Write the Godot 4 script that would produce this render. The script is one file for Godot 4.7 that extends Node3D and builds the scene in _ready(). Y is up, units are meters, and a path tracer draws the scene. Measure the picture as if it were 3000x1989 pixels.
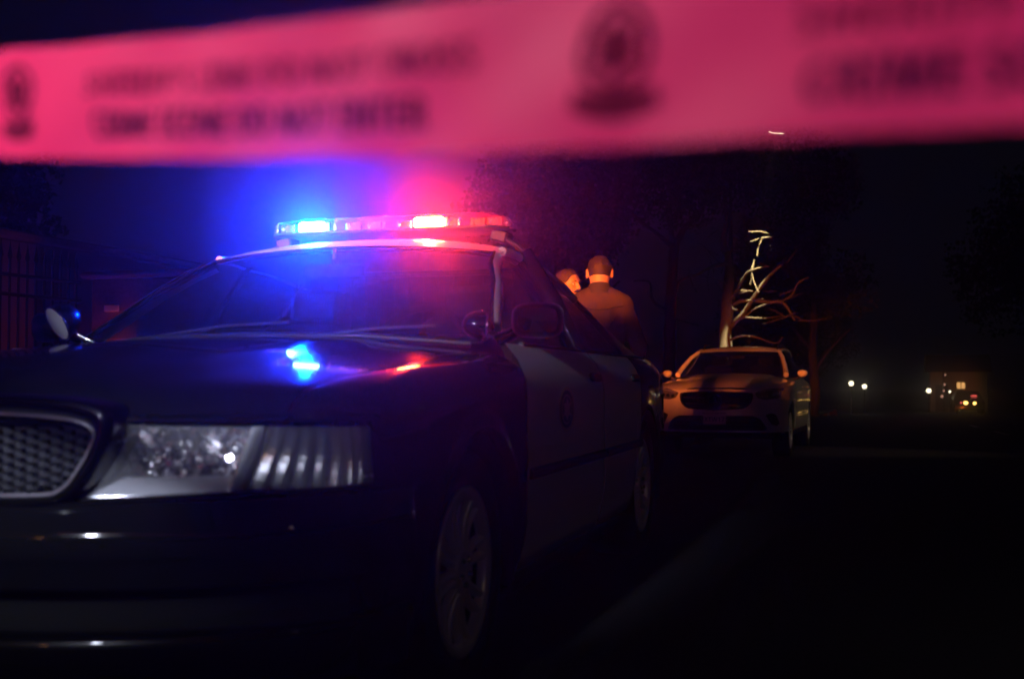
extends Node3D
# A patrol car at night behind barrier tape, two officers, a parked white utility vehicle and trees.

var M := {}
var taken := {}
var rng := RandomNumberGenerator.new()

# ---------------------------------------------------------------- camera, sky, lamps
func set_view() -> void:
	var cam := Camera3D.new()
	cam.name = "camera"
	cam.position = Vector3(0, 0.8432, 0)
	cam.rotation.x = 0.03573
	cam.fov = 32.06
	cam.near = 0.05
	cam.far = 900.0
	var lens := CameraAttributesPhysical.new()
	lens.frustum_focal_length = 41.76
	lens.exposure_aperture = 2.9
	lens.frustum_focus_distance = 7.6
	lens.frustum_near = 0.05
	lens.frustum_far = 900.0
	cam.attributes = lens
	cam.current = true
	add_child(cam)
	var we := WorldEnvironment.new()
	we.name = "environment"
	var e := Environment.new()
	e.tonemap_mode = Environment.TONE_MAPPER_LINEAR
	e.tonemap_exposure = 1.0
	e.background_mode = Environment.BG_SKY
	var s := Sky.new()
	var sm := ProceduralSkyMaterial.new()
	sm.sky_top_color = lin(0.0009, 0.001, 0.0022)
	sm.sky_horizon_color = lin(0.0016, 0.0017, 0.0030)
	sm.sky_curve = 0.25
	sm.ground_bottom_color = lin(0.0004, 0.0004, 0.0006)
	sm.ground_horizon_color = lin(0.0010, 0.0010, 0.0016)
	s.sky_material = sm
	e.sky = s
	e.sdfgi_enabled = true
	e.ssao_enabled = true
	e.ssil_enabled = true
	# damp night air: forward-scattering droplets make the halos round the lamps
	e.volumetric_fog_enabled = true
	e.volumetric_fog_density = FOG
	e.volumetric_fog_anisotropy = FOG_G
	e.volumetric_fog_albedo = Color.WHITE
	we.environment = e
	add_child(we)

const MIST := 0.35
const FOG := 0.0042
const FOG_G := 0.968
const BLUE_E := 54.0
const RED_E := 12.0

func lin(r: float, g: float, b: float, a := 1.0) -> Color:
	return Color(r, g, b, a).linear_to_srgb()

# ---------------------------------------------------------------- naming helpers
func numbered(called: String) -> String:
	if not taken.has(called):
		taken[called] = 0
		return called
	taken[called] += 1
	return "%s_%03d" % [called, taken[called]]

func tag(o: Node3D, label: String, category: String, group := "", kind := "") -> Node3D:
	if label: o.set_meta("label", label)
	if category: o.set_meta("category", category)
	if group: o.set_meta("group", group)
	if kind: o.set_meta("kind", kind)
	return o

func thing(called: String, label: String, category: String, at := Vector3.ZERO, turn := 0.0, group := "") -> Node3D:
	var o := Node3D.new()
	o.name = numbered(called)
	add_child(o)
	o.position = at
	o.rotation.y = turn
	tag(o, label, category, group)
	return o

func part(parent: Node3D, called: String, mesh: Mesh, m: Material, at := Vector3.ZERO, turn := Vector3.ZERO, size := Vector3.ONE) -> MeshInstance3D:
	var o := MeshInstance3D.new()
	o.name = numbered(called) if parent == self else called
	o.mesh = mesh
	o.material_override = m
	parent.add_child(o, true)
	o.position = at
	o.rotation = turn
	o.scale = size
	return o

func setting(called: String, mesh: Mesh, m: Material, at := Vector3.ZERO) -> MeshInstance3D:
	var o := part(self, called, mesh, m, at)
	o.set_meta("kind", "structure")
	return o

# ---------------------------------------------------------------- materials
func mat(name_: String, c: Color, rough := 0.6, metal := 0.0, spec := 0.5) -> StandardMaterial3D:
	var m := StandardMaterial3D.new()
	m.resource_name = name_
	m.albedo_color = c
	m.roughness = rough
	m.metallic = metal
	m.metallic_specular = spec
	m.cull_mode = BaseMaterial3D.CULL_DISABLED
	M[name_] = m
	return m

func coat(m: StandardMaterial3D, amount := 1.0, rough := 0.04) -> void:
	m.clearcoat_enabled = true
	m.clearcoat = amount
	m.clearcoat_roughness = rough

func noise_tex(freq: float, lo: Color, hi: Color, seed_: int, size := 512, octaves := 4) -> NoiseTexture2D:
	var n := FastNoiseLite.new()
	n.seed = seed_
	n.noise_type = FastNoiseLite.TYPE_SIMPLEX_SMOOTH
	n.frequency = freq
	n.fractal_octaves = octaves
	var t := NoiseTexture2D.new()
	t.width = size
	t.height = size
	t.seamless = true
	t.noise = n
	var g := Gradient.new()
	g.set_color(0, lo)
	g.set_color(1, hi)
	t.color_ramp = g
	return t

func textured(m: StandardMaterial3D, tex: Texture2D, scale_: float, bump := 0.0, world := true) -> void:
	m.albedo_color = Color.WHITE
	m.albedo_texture = tex
	m.uv1_triplanar = true
	m.uv1_world_triplanar = world
	m.uv1_scale = Vector3.ONE * scale_
	if bump > 0.0:
		m.heightmap_enabled = true
		m.heightmap_texture = tex
		m.heightmap_scale = bump

func glowing(name_: String, c: Color, energy: float) -> StandardMaterial3D:
	var m := mat(name_, Color(0.02, 0.02, 0.02), 0.4)
	m.emission_enabled = true
	m.emission = c
	m.emission_energy_multiplier = energy
	return m

func pane(name_: String, c: Color, alpha: float, rough := 0.03) -> StandardMaterial3D:
	var m := mat(name_, Color(c.r, c.g, c.b, alpha), rough)
	m.transparency = BaseMaterial3D.TRANSPARENCY_ALPHA
	return m

func make_materials() -> void:
	coat(mat("black_paint", lin(0.0035, 0.0035, 0.004), 0.5, 0.0, 0.0), 0.8, 0.06)
	coat(mat("white_paint", lin(0.72, 0.72, 0.72), 0.35), 1.0, 0.05)
	coat(mat("gloss_black", lin(0.002, 0.002, 0.002), 0.3, 0.0, 0.2), 0.7, 0.05)
	mat("black_plastic", lin(0.012, 0.012, 0.013), 0.5)
	mat("trim_rubber", lin(0.006, 0.006, 0.006), 0.9, 0.0, 0.1)
	mat("tyre", lin(0.012, 0.012, 0.012), 0.8)
	mat("chrome", lin(0.75, 0.76, 0.78), 0.08, 1.0)
	mat("reflector", lin(0.88, 0.88, 0.92), 0.12, 1.0)
	coat(mat("suv_lamp", lin(0.09, 0.09, 0.10), 0.35), 1.0, 0.05)
	mat("lamp_grey", lin(0.28, 0.28, 0.31), 0.45)
	mat("wheel_silver", lin(0.75, 0.73, 0.74), 0.3, 0.35)
	mat("steel_dark", lin(0.02, 0.02, 0.02), 0.5, 0.3)
	mat("interior", lin(0.018, 0.018, 0.02), 0.7)
	mat("seat_cloth", lin(0.03, 0.03, 0.035), 0.9)
	pane("windshield", lin(0.004, 0.005, 0.006), 0.72, 0.02)
	pane("side_glass", lin(0.004, 0.005, 0.005), 0.55, 0.02)
	pane("lens_clear", lin(0.52, 0.52, 0.56), 0.12, 0.05)
	pane("corner_clear", lin(0.4, 0.4, 0.42), 0.06, 0.06)
	mat("corner_mirror", lin(0.6, 0.6, 0.62), 0.16, 1.0)
	mat("bead_metal", lin(0.32, 0.31, 0.36), 0.35, 0.8)
	mat("grille_plastic", lin(0.035, 0.035, 0.042), 0.35)
	pane("lens_blue", lin(0.01, 0.16, 0.9), 0.13, 0.08)
	pane("bar_clear", lin(0.6, 0.5, 0.5), 0.05, 0.08)
	mat("module_dark", lin(0.035, 0.03, 0.03), 0.4)
	pane("lens_red", lin(0.8, 0.05, 0.012), 0.14, 0.08)
	pane("lens_amber", lin(0.10, 0.025, 0.006), 0.16, 0.1)
	mat("facet_metal", lin(0.9, 0.9, 0.93), 0.28, 1.0)
	coat(mat("spot_glass", lin(0.42, 0.43, 0.44), 0.25), 1.0, 0.05)
	glowing("glow_porch", lin(1.0, 0.12, 0.05), 1.5)
	pane("lens_tail", lin(0.25, 0.01, 0.01), 0.8, 0.1)
	mat("emblem_gold", lin(0.42, 0.34, 0.16), 0.45)
	mat("emblem_dark", lin(0.02, 0.025, 0.02), 0.6)
	mat("plate_white", lin(0.72, 0.7, 0.66), 0.45)
	mat("plate_blue", lin(0.02, 0.03, 0.16), 0.5)
	var tape := mat("tape_film", Color(lin(0.82, 0.028, 0.105), 0.86), 0.5, 0.0, 0.25)
	tape.transparency = BaseMaterial3D.TRANSPARENCY_ALPHA
	tape.backlight_enabled = true
	tape.backlight = lin(0.30, 0.012, 0.05)
	mat("tape_ink", lin(0.030, 0.004, 0.028), 0.9, 0.0, 0.1)
	mat("tape_ink_thin", lin(0.22, 0.009, 0.045), 0.9, 0.0, 0.1)
	mat("tape_ink_mid", lin(0.13, 0.006, 0.028), 0.9, 0.0, 0.1)
	textured(mat("asphalt", Color.WHITE, 0.8, 0.0, 0.3), noise_tex(0.12, lin(0.025, 0.025, 0.026), lin(0.062, 0.060, 0.058), 3), 0.7, 0.5)
	textured(mat("concrete", Color.WHITE, 0.85), noise_tex(0.03, lin(0.16, 0.155, 0.15), lin(0.26, 0.25, 0.24), 4), 0.6, 0.3)
	textured(mat("soil", Color.WHITE, 0.95), noise_tex(0.05, lin(0.015, 0.02, 0.01), lin(0.05, 0.055, 0.025), 5), 0.5, 1.0)
	textured(mat("stucco", Color.WHITE, 0.9), noise_tex(0.08, lin(0.15, 0.14, 0.135), lin(0.24, 0.23, 0.22), 6), 1.1, 0.4)
	textured(mat("render_red", Color.WHITE, 0.9), noise_tex(0.04, lin(0.12, 0.07, 0.055), lin(0.20, 0.12, 0.09), 7), 0.9, 0.6)
	textured(mat("bark", Color.WHITE, 0.9), noise_tex(0.02, lin(0.045, 0.035, 0.026), lin(0.13, 0.10, 0.075), 8), 3.0, 2.0, false)
	mat("leaf", lin(0.042, 0.058, 0.024), 0.6, 0.0, 0.4)
	M.leaf.backlight_enabled = true
	M.leaf.backlight = lin(0.02, 0.03, 0.008)
	mat("iron", lin(0.012, 0.012, 0.013), 0.5, 0.2)
	var skin := mat("skin", lin(0.42, 0.25, 0.17), 0.5)
	skin.subsurf_scatter_enabled = true
	skin.subsurf_scatter_strength = 0.08
	textured(mat("hair_brown", Color.WHITE, 0.6), noise_tex(0.09, lin(0.020, 0.011, 0.006), lin(0.075, 0.042, 0.022), 10), 14.0, 0.3, false)
	textured(mat("hair_short", Color.WHITE, 0.7), noise_tex(0.12, lin(0.008, 0.004, 0.0025), lin(0.042, 0.022, 0.013), 11), 10.0, 0.2, false)
	mat("hair_dark", lin(0.012, 0.007, 0.004), 0.6)
	textured(mat("shirt_tan", Color.WHITE, 0.85), noise_tex(0.2, lin(0.026, 0.015, 0.008), lin(0.042, 0.025, 0.013), 12), 3.0, 0.2, false)
	mat("collar_dark", lin(0.025, 0.02, 0.015), 0.85)
	mat("trousers_green", lin(0.016, 0.018, 0.013), 0.9)
	mat("leather_black", lin(0.01, 0.01, 0.01), 0.4)
	mat("eye_white", lin(0.6, 0.55, 0.5), 0.2)
	mat("eye_iris", lin(0.03, 0.02, 0.012), 0.15)
	mat("lip", lin(0.24, 0.10, 0.08), 0.5)
	mat("cone_orange", lin(0.55, 0.07, 0.02), 0.5)
	mat("cone_white", lin(0.65, 0.65, 0.65), 0.4)
	mat("lamp_pole", lin(0.03, 0.032, 0.03), 0.5, 0.4)
	mat("far_wall", lin(0.25, 0.24, 0.2), 0.9)
	mat("far_roof", lin(0.06, 0.04, 0.035), 0.9)
	coat(mat("far_paint", lin(0.02, 0.02, 0.025), 0.3), 1.0, 0.08)
	glowing("glow_blue", lin(0.22, 0.65, 1.0), 55.0)
	glowing("glow_red", lin(1.0, 0.50, 0.10), 50.0)
	glowing("glow_dim_red", lin(1.0, 0.12, 0.10), 1.2)
	glowing("glow_far_blue", lin(0.05, 0.04, 1.0), 2.6)
	glowing("glow_far_red", lin(1.0, 0.03, 0.08), 1.3)
	glowing("glow_cool", lin(0.86, 0.9, 1.0), 3.5)
	glowing("glow_sodium", lin(1.0, 0.42, 0.1), 14.0)
	glowing("glow_lamp", lin(1.0, 0.86, 0.55), 4.0)
	glowing("glow_window", lin(1.0, 0.5, 0.16), 1.0)
	glowing("glow_head", lin(1.0, 0.55, 0.12), 5.0)
	glowing("glow_pink", lin(1.0, 0.45, 0.32), 0.55)

# ---------------------------------------------------------------- mesh helpers
func V(x: float, y: float, u: float) -> Vector3:
	return Vector3(x, y, -u)

## a sheet through rows of points
func sheet(rows: Array, closed := false, flat := false) -> ArrayMesh:
	var st := SurfaceTool.new()
	st.begin(Mesh.PRIMITIVE_TRIANGLES)
	add_sheet(st, rows, closed, flat)
	return finish(st)

func finish(st: SurfaceTool) -> ArrayMesh:
	st.generate_normals()
	return st.commit()

func add_sheet(st: SurfaceTool, rows: Array, closed := false, flat := false) -> void:
	st.set_smooth_group(-1 if flat else 0)
	var n: int = rows[0].size()
	var last := n if closed else n - 1
	for i in rows.size() - 1:
		var a = rows[i]
		var b = rows[i + 1]
		for j in last:
			var k := (j + 1) % n
			quad(st, a[j], a[k], b[k], b[j])

func quad(st: SurfaceTool, a: Vector3, b: Vector3, c: Vector3, d: Vector3) -> void:
	for p in [a, b, c, a, c, d]:
		st.add_vertex(p)

func fan(st: SurfaceTool, ring: Array, flat := true) -> void:
	st.set_smooth_group(-1 if flat else 0)
	var c := Vector3.ZERO
	for p in ring: c += p
	c /= ring.size()
	for j in ring.size():
		st.add_vertex(c)
		st.add_vertex(ring[j])
		st.add_vertex(ring[(j + 1) % ring.size()])

func begin() -> SurfaceTool:
	var st := SurfaceTool.new()
	st.begin(Mesh.PRIMITIVE_TRIANGLES)
	return st

## a round bar along a path; r is a number or one radius for each point
func add_tube(st: SurfaceTool, path: Array, r, sides := 8, caps := true, squash := 1.0, up := Vector3.UP) -> void:
	var rows := []
	var n := path.size()
	var side := Vector3.ZERO
	for i in n:
		var t: Vector3 = (path[mini(i + 1, n - 1)] - path[maxi(i - 1, 0)]).normalized()
		if i == 0:
			side = t.cross(up)
			if side.length() < 0.2: side = t.cross(Vector3.RIGHT)
		side = (side - t * side.dot(t)).normalized()
		var over := side.cross(t).normalized()
		var rr: float = r[i] if r is Array else r
		var ring := []
		for k in sides:
			var a := TAU * k / sides
			ring.append(path[i] + side * cos(a) * rr + over * sin(a) * rr * squash)
		rows.append(ring)
	add_sheet(st, rows, true)
	if caps:
		fan(st, rows[0])
		fan(st, rows[n - 1])

func tube(path: Array, r, sides := 8, caps := true, squash := 1.0) -> ArrayMesh:
	var st := begin()
	add_tube(st, path, r, sides, caps, squash)
	return finish(st)

## a turned shape: pairs (radius, height) round the axis
func add_lathe(st: SurfaceTool, prof: Array, segs := 24, xf := Transform3D(), flat := false) -> void:
	var rows := []
	for p in prof:
		var ring := []
		for k in segs:
			var a := TAU * k / segs
			ring.append(xf * Vector3(cos(a) * p[0], p[1], sin(a) * p[0]))
		rows.append(ring)
	add_sheet(st, rows, true, flat)

func lathe(prof: Array, segs := 24, xf := Transform3D()) -> ArrayMesh:
	var st := begin()
	add_lathe(st, prof, segs, xf)
	return finish(st)

## a box with chamfered edges
func add_box(st: SurfaceTool, size: Vector3, at := Vector3.ZERO, turn := Basis(), ch := 0.004) -> void:
	st.set_smooth_group(-1)
	var h := size / 2.0
	ch = minf(ch, minf(h.x, minf(h.y, h.z)) * 0.8)
	var xf := Transform3D(turn, at)
	var rows := []
	for lv in [[-h.y, ch], [-h.y + ch, 0.0], [h.y - ch, 0.0], [h.y, ch]]:
		var ring := []
		var i: float = lv[1]
		for p in [[-h.x + i, -h.z + ch + i * 0.5], [-h.x + ch + i * 0.5, -h.z + i], [h.x - ch - i * 0.5, -h.z + i], [h.x - i, -h.z + ch + i * 0.5], [h.x - i, h.z - ch - i * 0.5], [h.x - ch - i * 0.5, h.z - i], [-h.x + ch + i * 0.5, h.z - i], [-h.x + i, h.z - ch - i * 0.5]]:
			ring.append(xf * Vector3(p[0], lv[0], p[1]))
		rows.append(ring)
	add_sheet(st, rows, true, true)
	fan(st, rows[0])
	fan(st, rows[3])

func box(size: Vector3, ch := 0.004) -> ArrayMesh:
	var st := begin()
	add_box(st, size, Vector3.ZERO, Basis(), ch)
	return finish(st)

func ball(r: Vector3, segs := 16) -> ArrayMesh:
	var rows := []
	for i in segs / 2 + 1:
		var p := -PI / 2 + PI * i / (segs / 2)
		var ring := []
		for k in segs:
			var a := TAU * k / segs
			ring.append(Vector3(cos(a) * cos(p) * r.x, sin(p) * r.y, sin(a) * cos(p) * r.z))
		rows.append(ring)
	return sheet(rows, true)

## Catmull interpolation through a table of pairs
func spl(t: Array, x: float) -> float:
	var n := t.size()
	if x <= t[0][0]: return t[0][1]
	if x >= t[n - 1][0]: return t[n - 1][1]
	var i := 0
	while t[i + 1][0] < x: i += 1
	var x0: float = t[i][0]
	var x1: float = t[i + 1][0]
	var y0: float = t[i][1]
	var y1: float = t[i + 1][1]
	var h := x1 - x0
	var m := (y1 - y0) / h
	var m0 := m
	var m1 := m
	if i > 0:
		var pm: float = (y0 - t[i - 1][1]) / (x0 - t[i - 1][0])
		m0 = 0.5 * (m + pm) if pm * m > 0.0 else 0.0
	if i < n - 2:
		var nm: float = (t[i + 2][1] - y1) / (t[i + 2][0] - x1)
		m1 = 0.5 * (m + nm) if nm * m > 0.0 else 0.0
	var s := (x - x0) / h
	return y0 * (1 + 2 * s) * (1 - s) * (1 - s) + m0 * h * s * (1 - s) * (1 - s) + y1 * s * s * (3 - 2 * s) + m1 * h * s * s * (s - 1)

func fr(a: float, b: float, n: int) -> Array:
	var out := []
	for i in n + 1: out.append(lerpf(a, b, float(i) / n))
	return out

func text_mesh(words: String, height: float, depth: float, bold := true, italic := false, mono := false) -> TextMesh:
	var f := SystemFont.new()
	f.font_names = PackedStringArray(["Droid Sans Mono" if mono else "Droid Sans"])
	f.font_weight = 700 if bold else 400
	f.font_italic = italic
	var t := TextMesh.new()
	t.text = words
	t.font = f
	t.font_size = 64
	t.pixel_size = height / 46.0
	t.depth = depth
	t.curve_step = 2.0
	return t

func mirrored(pts: Array) -> Array:
	var out := []
	for p in pts: out.append(Vector3(-p.x, p.y, p.z))
	return out

func mirror_rows(rows: Array) -> Array:
	var out := []
	for r in rows: out.append(mirrored(r))
	return out

# ---------------------------------------------------------------- the patrol car (x to its left, y up, u backwards from the front axle)
const PC_YC := [[-1.08, 0.800], [-0.95, 0.836], [-0.8, 0.862], [-0.6, 0.889], [-0.2, 0.934], [0.2, 0.969], [0.45, 0.984]]
const PC_NOSE := [[0.0, -1.05], [0.25, -1.038], [0.45, -0.995], [0.60, -0.935], [0.74, -0.85], [0.86, -0.745], [0.93, -0.62], [0.958, -0.48]]
const PC_W := [[-0.62, 0.93], [-0.48, 0.955], [-0.2, 0.975], [0.1, 0.978], [0.5, 0.975], [1.5, 0.976], [2.3, 0.966], [2.8, 0.958], [3.3, 0.93], [3.7, 0.88], [4.0, 0.82], [4.16, 0.76]]
const PC_RX := [[0.70, 0.80], [0.86, 0.748], [1.04, 0.70], [1.30, 0.618], [1.7, 0.632], [2.1, 0.63], [2.4, 0.63], [2.6, 0.66], [2.8, 0.69], [3.0, 0.712], [3.2, 0.745]]
const PC_RY := [[0.70, 1.0], [0.86, 1.10], [1.04, 1.21], [1.30, 1.342], [1.7, 1.346], [2.1, 1.312], [2.4, 1.272], [2.6, 1.205], [2.8, 1.125], [3.0, 1.055], [3.2, 0.97]]

func pc_hood_y(x: float, u: float) -> float:
	var ax := absf(x)
	var front := spl(PC_NOSE, minf(ax, 0.9)) + 0.02
	var y := spl(PC_YC, u) - 0.047 * (ax / 0.8) * (ax / 0.8)
	y += 0.009 * smoothstep(0.57, 0.40, ax) * smoothstep(-1.0, -0.55, u)
	return y - 0.045 * exp(-(u - front) / 0.045)

func pc_side(y: float, u: float) -> float:
	var w := spl(PC_W, u)
	if y > 0.79: w -= 0.075 * pow((y - 0.79) / 0.175, 2.4)
	elif y < 0.45: w -= 0.045 * pow((0.45 - y) / 0.2, 2.0)
	w += 0.005 * exp(-pow((y - 0.60) / 0.02, 2.0))
	return w

func pc_arch(u: float) -> float:
	for c in [0.02, 2.74]:
		var d := absf(u - c)
		if d < 0.385: return 0.33 + sqrt(0.385 * 0.385 - d * d) * 1.0
	return 0.2

func pc_panel(u0: float, u1: float, n: int, bottom: float, top: float, s: float) -> ArrayMesh:
	var rows := []
	for u in fr(u0, u1, n):
		var yb := maxf(bottom, pc_arch(u))
		var row := []
		for k in 15:
			var y := lerpf(top, yb, k / 14.0)
			row.append(V(s * pc_side(y, u), y, u))
		var e: Vector3 = row[14]
		row.append(e + Vector3(-s * 0.03, 0.0, 0))  # returned edge
		rows.append(row)
	return sheet(rows)

func pc_rail(u: float, inward := 0.0, down := 0.0) -> Vector3:
	return V(spl(PC_RX, u) - inward, spl(PC_RY, u) - down, u)

func wheel_mesh_parts(car: Node3D, at: Vector3, s: float, r: float, width: float, spokes: int, rim_r: float, steer := 0.0) -> void:
	var w := part(car, "wheel", lathe([[r - 0.055, -width / 2], [r - 0.015, -width / 2 + 0.004], [r, -width / 2 + 0.03], [r, width / 2 - 0.03], [r - 0.015, width / 2 - 0.004], [r - 0.06, width / 2], [rim_r + 0.004, width / 2 - 0.012], [rim_r, width / 2 - 0.04], [0.08, width / 2 - 0.07], [0.0, width / 2 - 0.07]], 48), M.tyre, at, Vector3(0, 0, -s * PI / 2))
	w.rotation = Vector3(0, steer, -s * PI / 2)
	var y0 := width / 2 - 0.03
	part(w, "rim", lathe([[rim_r + 0.006, y0 + 0.004], [rim_r + 0.004, y0 + 0.020], [rim_r - 0.006, y0 + 0.024], [rim_r - 0.026, y0 + 0.012], [rim_r - 0.03, y0 - 0.01]], 48), M.wheel_silver)
	part(w, "hub_cap", lathe([[0.064, y0 - 0.01], [0.062, y0 + 0.012], [0.05, y0 + 0.022], [0.046, y0 + 0.016], [0.03, y0 + 0.018], [0.0, y0 + 0.022]], 28), M.wheel_silver)
	var st := begin()
	for lane in [-1.0, 1.0]:
		var rows := []
		for t in fr(0.0, 1.0, 6):
			var rad := lerpf(0.052, rim_r - 0.018, t)
			var half: float = lerpf(0.008, 0.0135 * rim_r / 0.22, t)
			var c: float = lane * lerpf(0.010, 0.025 * rim_r / 0.22, t)
			var yy := y0 + 0.012 - 0.014 * sin(PI * t)
			rows.append([Vector3(rad, yy - 0.02, c - half), Vector3(rad, yy, c - half * 0.8), Vector3(rad, yy + 0.006, c), Vector3(rad, yy, c + half * 0.8), Vector3(rad, yy - 0.02, c + half)])
		add_sheet(st, rows)
	var sp := finish(st)
	for k in spokes:
		part(w, "spoke", sp, M.wheel_silver, Vector3.ZERO, Vector3(0, TAU * (k + 0.25) / spokes, 0))
	for k in 5:
		var a := TAU * k / 5.0
		part(w, "wheel_nut", lathe([[0.009, y0], [0.009, y0 + 0.016], [0.005, y0 + 0.02], [0.0, y0 + 0.02]], 6), M.chrome, Vector3(cos(a) * 0.036, 0.008, sin(a) * 0.036))

func ring_sheet(outer: Array, inner: Array, us: Array, curve: float) -> ArrayMesh:
	# outer and inner: closed lists of [x, y]; us: [share from outer to inner, u] across the moulding
	var rows := []
	for k in us:
		var row := []
		for i in outer.size():
			var x := lerpf(outer[i][0], inner[i][0], k[0])
			var y := lerpf(outer[i][1], inner[i][1], k[0])
			row.append(V(x, y, k[1] + curve * x * x))
		rows.append(row)
	return sheet(rows, true)

func whole_outline(half: Array) -> Array:
	# half: points from top centre to bottom centre on the +x side
	var out := half.duplicate()
	for i in range(half.size() - 2, 0, -1): out.append([-half[i][0], half[i][1]])
	return out

func smooth_outline(half: Array, n: int) -> Array:
	var xs := []
	var ys := []
	for i in half.size():
		xs.append([float(i), half[i][0]])
		ys.append([float(i), half[i][1]])
	var out := []
	for t in fr(0, half.size() - 1, n): out.append([spl(xs, t), spl(ys, t)])
	return out

func inside(poly: Array, x: float, y: float) -> bool:
	var pts := PackedVector2Array()
	for p in poly: pts.append(Vector2(p[0], p[1]))
	return Geometry2D.is_point_in_polygon(Vector2(x, y), pts)

func hex_cell(rx: float, ry: float, t: float, depth: float) -> ArrayMesh:
	var st := begin()
	var rings := []
	for k in [[1.0, depth], [1.0, 0.0], [1.0 - t * 0.35, 0.0], [1.0 - t, depth * 0.15], [1.0 - t, depth]]:
		var ring := []
		for j in 6:
			var a := TAU * j / 6
			ring.append(Vector3(cos(a) * rx * k[0], sin(a) * ry * k[0], -k[1]))
		rings.append(ring)
	add_sheet(st, rings, true, true)
	return finish(st)

func pc_lamp_point(s: float, t: float, back := 0.0) -> Vector3:
	# s runs along the front corner (0 inner edge of the headlamp, 1 end of the corner lamp), t upwards
	var x0 := lerpf(0.432, 0.515, t)
	var path := [[0.0, x0], [0.30, 0.60], [0.56, lerpf(0.712, 0.752, t)], [0.80, 0.868], [1.0, 0.932]]
	var x := spl(path, s)
	var u := spl(PC_NOSE, x) + 0.02 + back
	var y := lerpf(lerpf(0.609, 0.622, s), lerpf(0.757, 0.745, s), t)
	y -= 0.018 * pow(maxf(0.0, 1.0 - s / 0.09), 2.0) * t
	return V(x - back * 0.12, y + 0.02 * back, u)

func lamp_sheet(s0: float, s1: float, n: int, m: int, back: Callable, flat := false) -> ArrayMesh:
	var rows := []
	for s in fr(s0, s1, n):
		var row := []
		for t in fr(0.0, 1.0, m): row.append(pc_lamp_point(s, t, back.call((s - s0) / (s1 - s0), t)))
		rows.append(row)
	return sheet(rows, false, flat)

func flip_part(o: MeshInstance3D) -> void:
	o.scale.x = -1.0

func head_lamps(car: Node3D) -> void:
	for s in [1.0, -1.0]:
		var hl := Node3D.new()
		hl.name = "headlight"
		car.add_child(hl, true)
		hl.scale.x = s
		part(hl, "lens", lamp_sheet(0.0, 0.555, 14, 6, func(_a, _b): return 0.0), M.lens_clear)
		part(hl, "corner_lens", lamp_sheet(0.562, 1.0, 12, 6, func(_a, _b): return 0.001), M.corner_clear)
		# two faceted bowls side by side
		var bowl := func(a: float, b: float) -> float:
			var best := 0.03
			for c in [[0.30, 0.55, 0.34, 0.62], [0.76, 0.50, 0.26, 0.60]]:
				var dx: float = (a - c[0]) / c[2]
				var dy: float = (b - c[1]) / c[3]
				best = maxf(best, 0.03 + 0.105 * (1.0 - dx * dx - dy * dy))
			best += 0.0012 * sin(a * 74.0) * sin(b * 30.0 + a * 5.0)
			if b < 0.04 or b > 0.96 or a < 0.02 or a > 0.98: best = 0.006
			return best
		part(hl, "reflector", lamp_sheet(0.0, 0.55, 110, 44, bowl), M.reflector)
		# small domed facets that catch the lamps
		rng.seed = 77
		var facet := ball(Vector3(0.010, 0.010, 0.0045), 14)
		for k in 26:
			var fa := rng.randf_range(0.06, 0.94)
			var fb := rng.randf_range(0.16, 0.90)
			part(hl, "reflector_facet", facet, M.facet_metal, pc_lamp_point(0.55 * fa, fb, bowl.call(fa, fb) - 0.004), Vector3(rng.randf_range(-0.3, 0.2), rng.randf_range(-0.7, 0.1), 0))
		# the ledge under the bowls and the wall between the lamps
		var ledge := []
		for q in fr(0.0, 0.55, 12): ledge.append([pc_lamp_point(q, 0.02, 0.005), pc_lamp_point(q, 0.10, 0.012), pc_lamp_point(q, 0.24, 0.055)])
		part(hl, "ledge", sheet(ledge), M.lamp_grey)
		var wall := []
		for t in fr(0.0, 1.0, 6): wall.append([pc_lamp_point(0.548, t, 0.002), pc_lamp_point(0.562, t, 0.0), pc_lamp_point(0.562, t, 0.08)])
		part(hl, "divider", sheet(wall), M.lamp_grey)
		for c in [[0.165, 0.55, 0.05], [0.42, 0.5, 0.045]]:
			var p := pc_lamp_point(c[0], c[1], c[2])
			var b := part(hl, "bulb", lathe([[0.0, 0.0], [0.010, 0.002], [0.012, 0.02], [0.009, 0.045], [0.016, 0.047], [0.016, 0.07], [0.0, 0.07]], 12), M.chrome, p, Vector3(-PI / 2, 0, 0))
			b.rotation = Vector3(-PI / 2 - 0.2, 0.3, 0)
			var st0 := begin()
			add_tube(st0, [p + Vector3(-0.022, -0.03, 0.01), p + Vector3(-0.03, 0.0, 0.016), p + Vector3(-0.022, 0.03, 0.01)], 0.004, 6)
			part(hl, "bulb_shield", finish(st0), M.chrome)
		# corner lamp: upright flutes on a shiny back
		var back := func(a: float, b: float) -> float: return 0.018 + 0.022 * absf(fposmod(a * 9.0, 1.0) - 0.5) * 2.0 + 0.012 * sin(b * PI)
		part(hl, "corner_reflector", lamp_sheet(0.57, 0.985, 36, 8, back, true), M.corner_mirror)
		var mark := part(hl, "side_marker", lamp_sheet(0.80, 0.985, 8, 3, func(_a, _b): return 0.012), M.lens_amber)
		mark.position = Vector3.ZERO
		for k in 6:
			part(hl, "reflex_stud", ball(Vector3(0.004, 0.004, 0.004), 8), M.chrome, pc_lamp_point(0.84 + k * 0.026, 0.13, 0.006))
		# black seal round the lamp
		var seal := []
		for q in fr(0.0, 1.0, 20): seal.append(pc_lamp_point(q, 0.0, -0.001) + Vector3(0, -0.003, 0))
		part(hl, "seal", tube(seal, 0.005, 6), M.trim_rubber)

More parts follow.
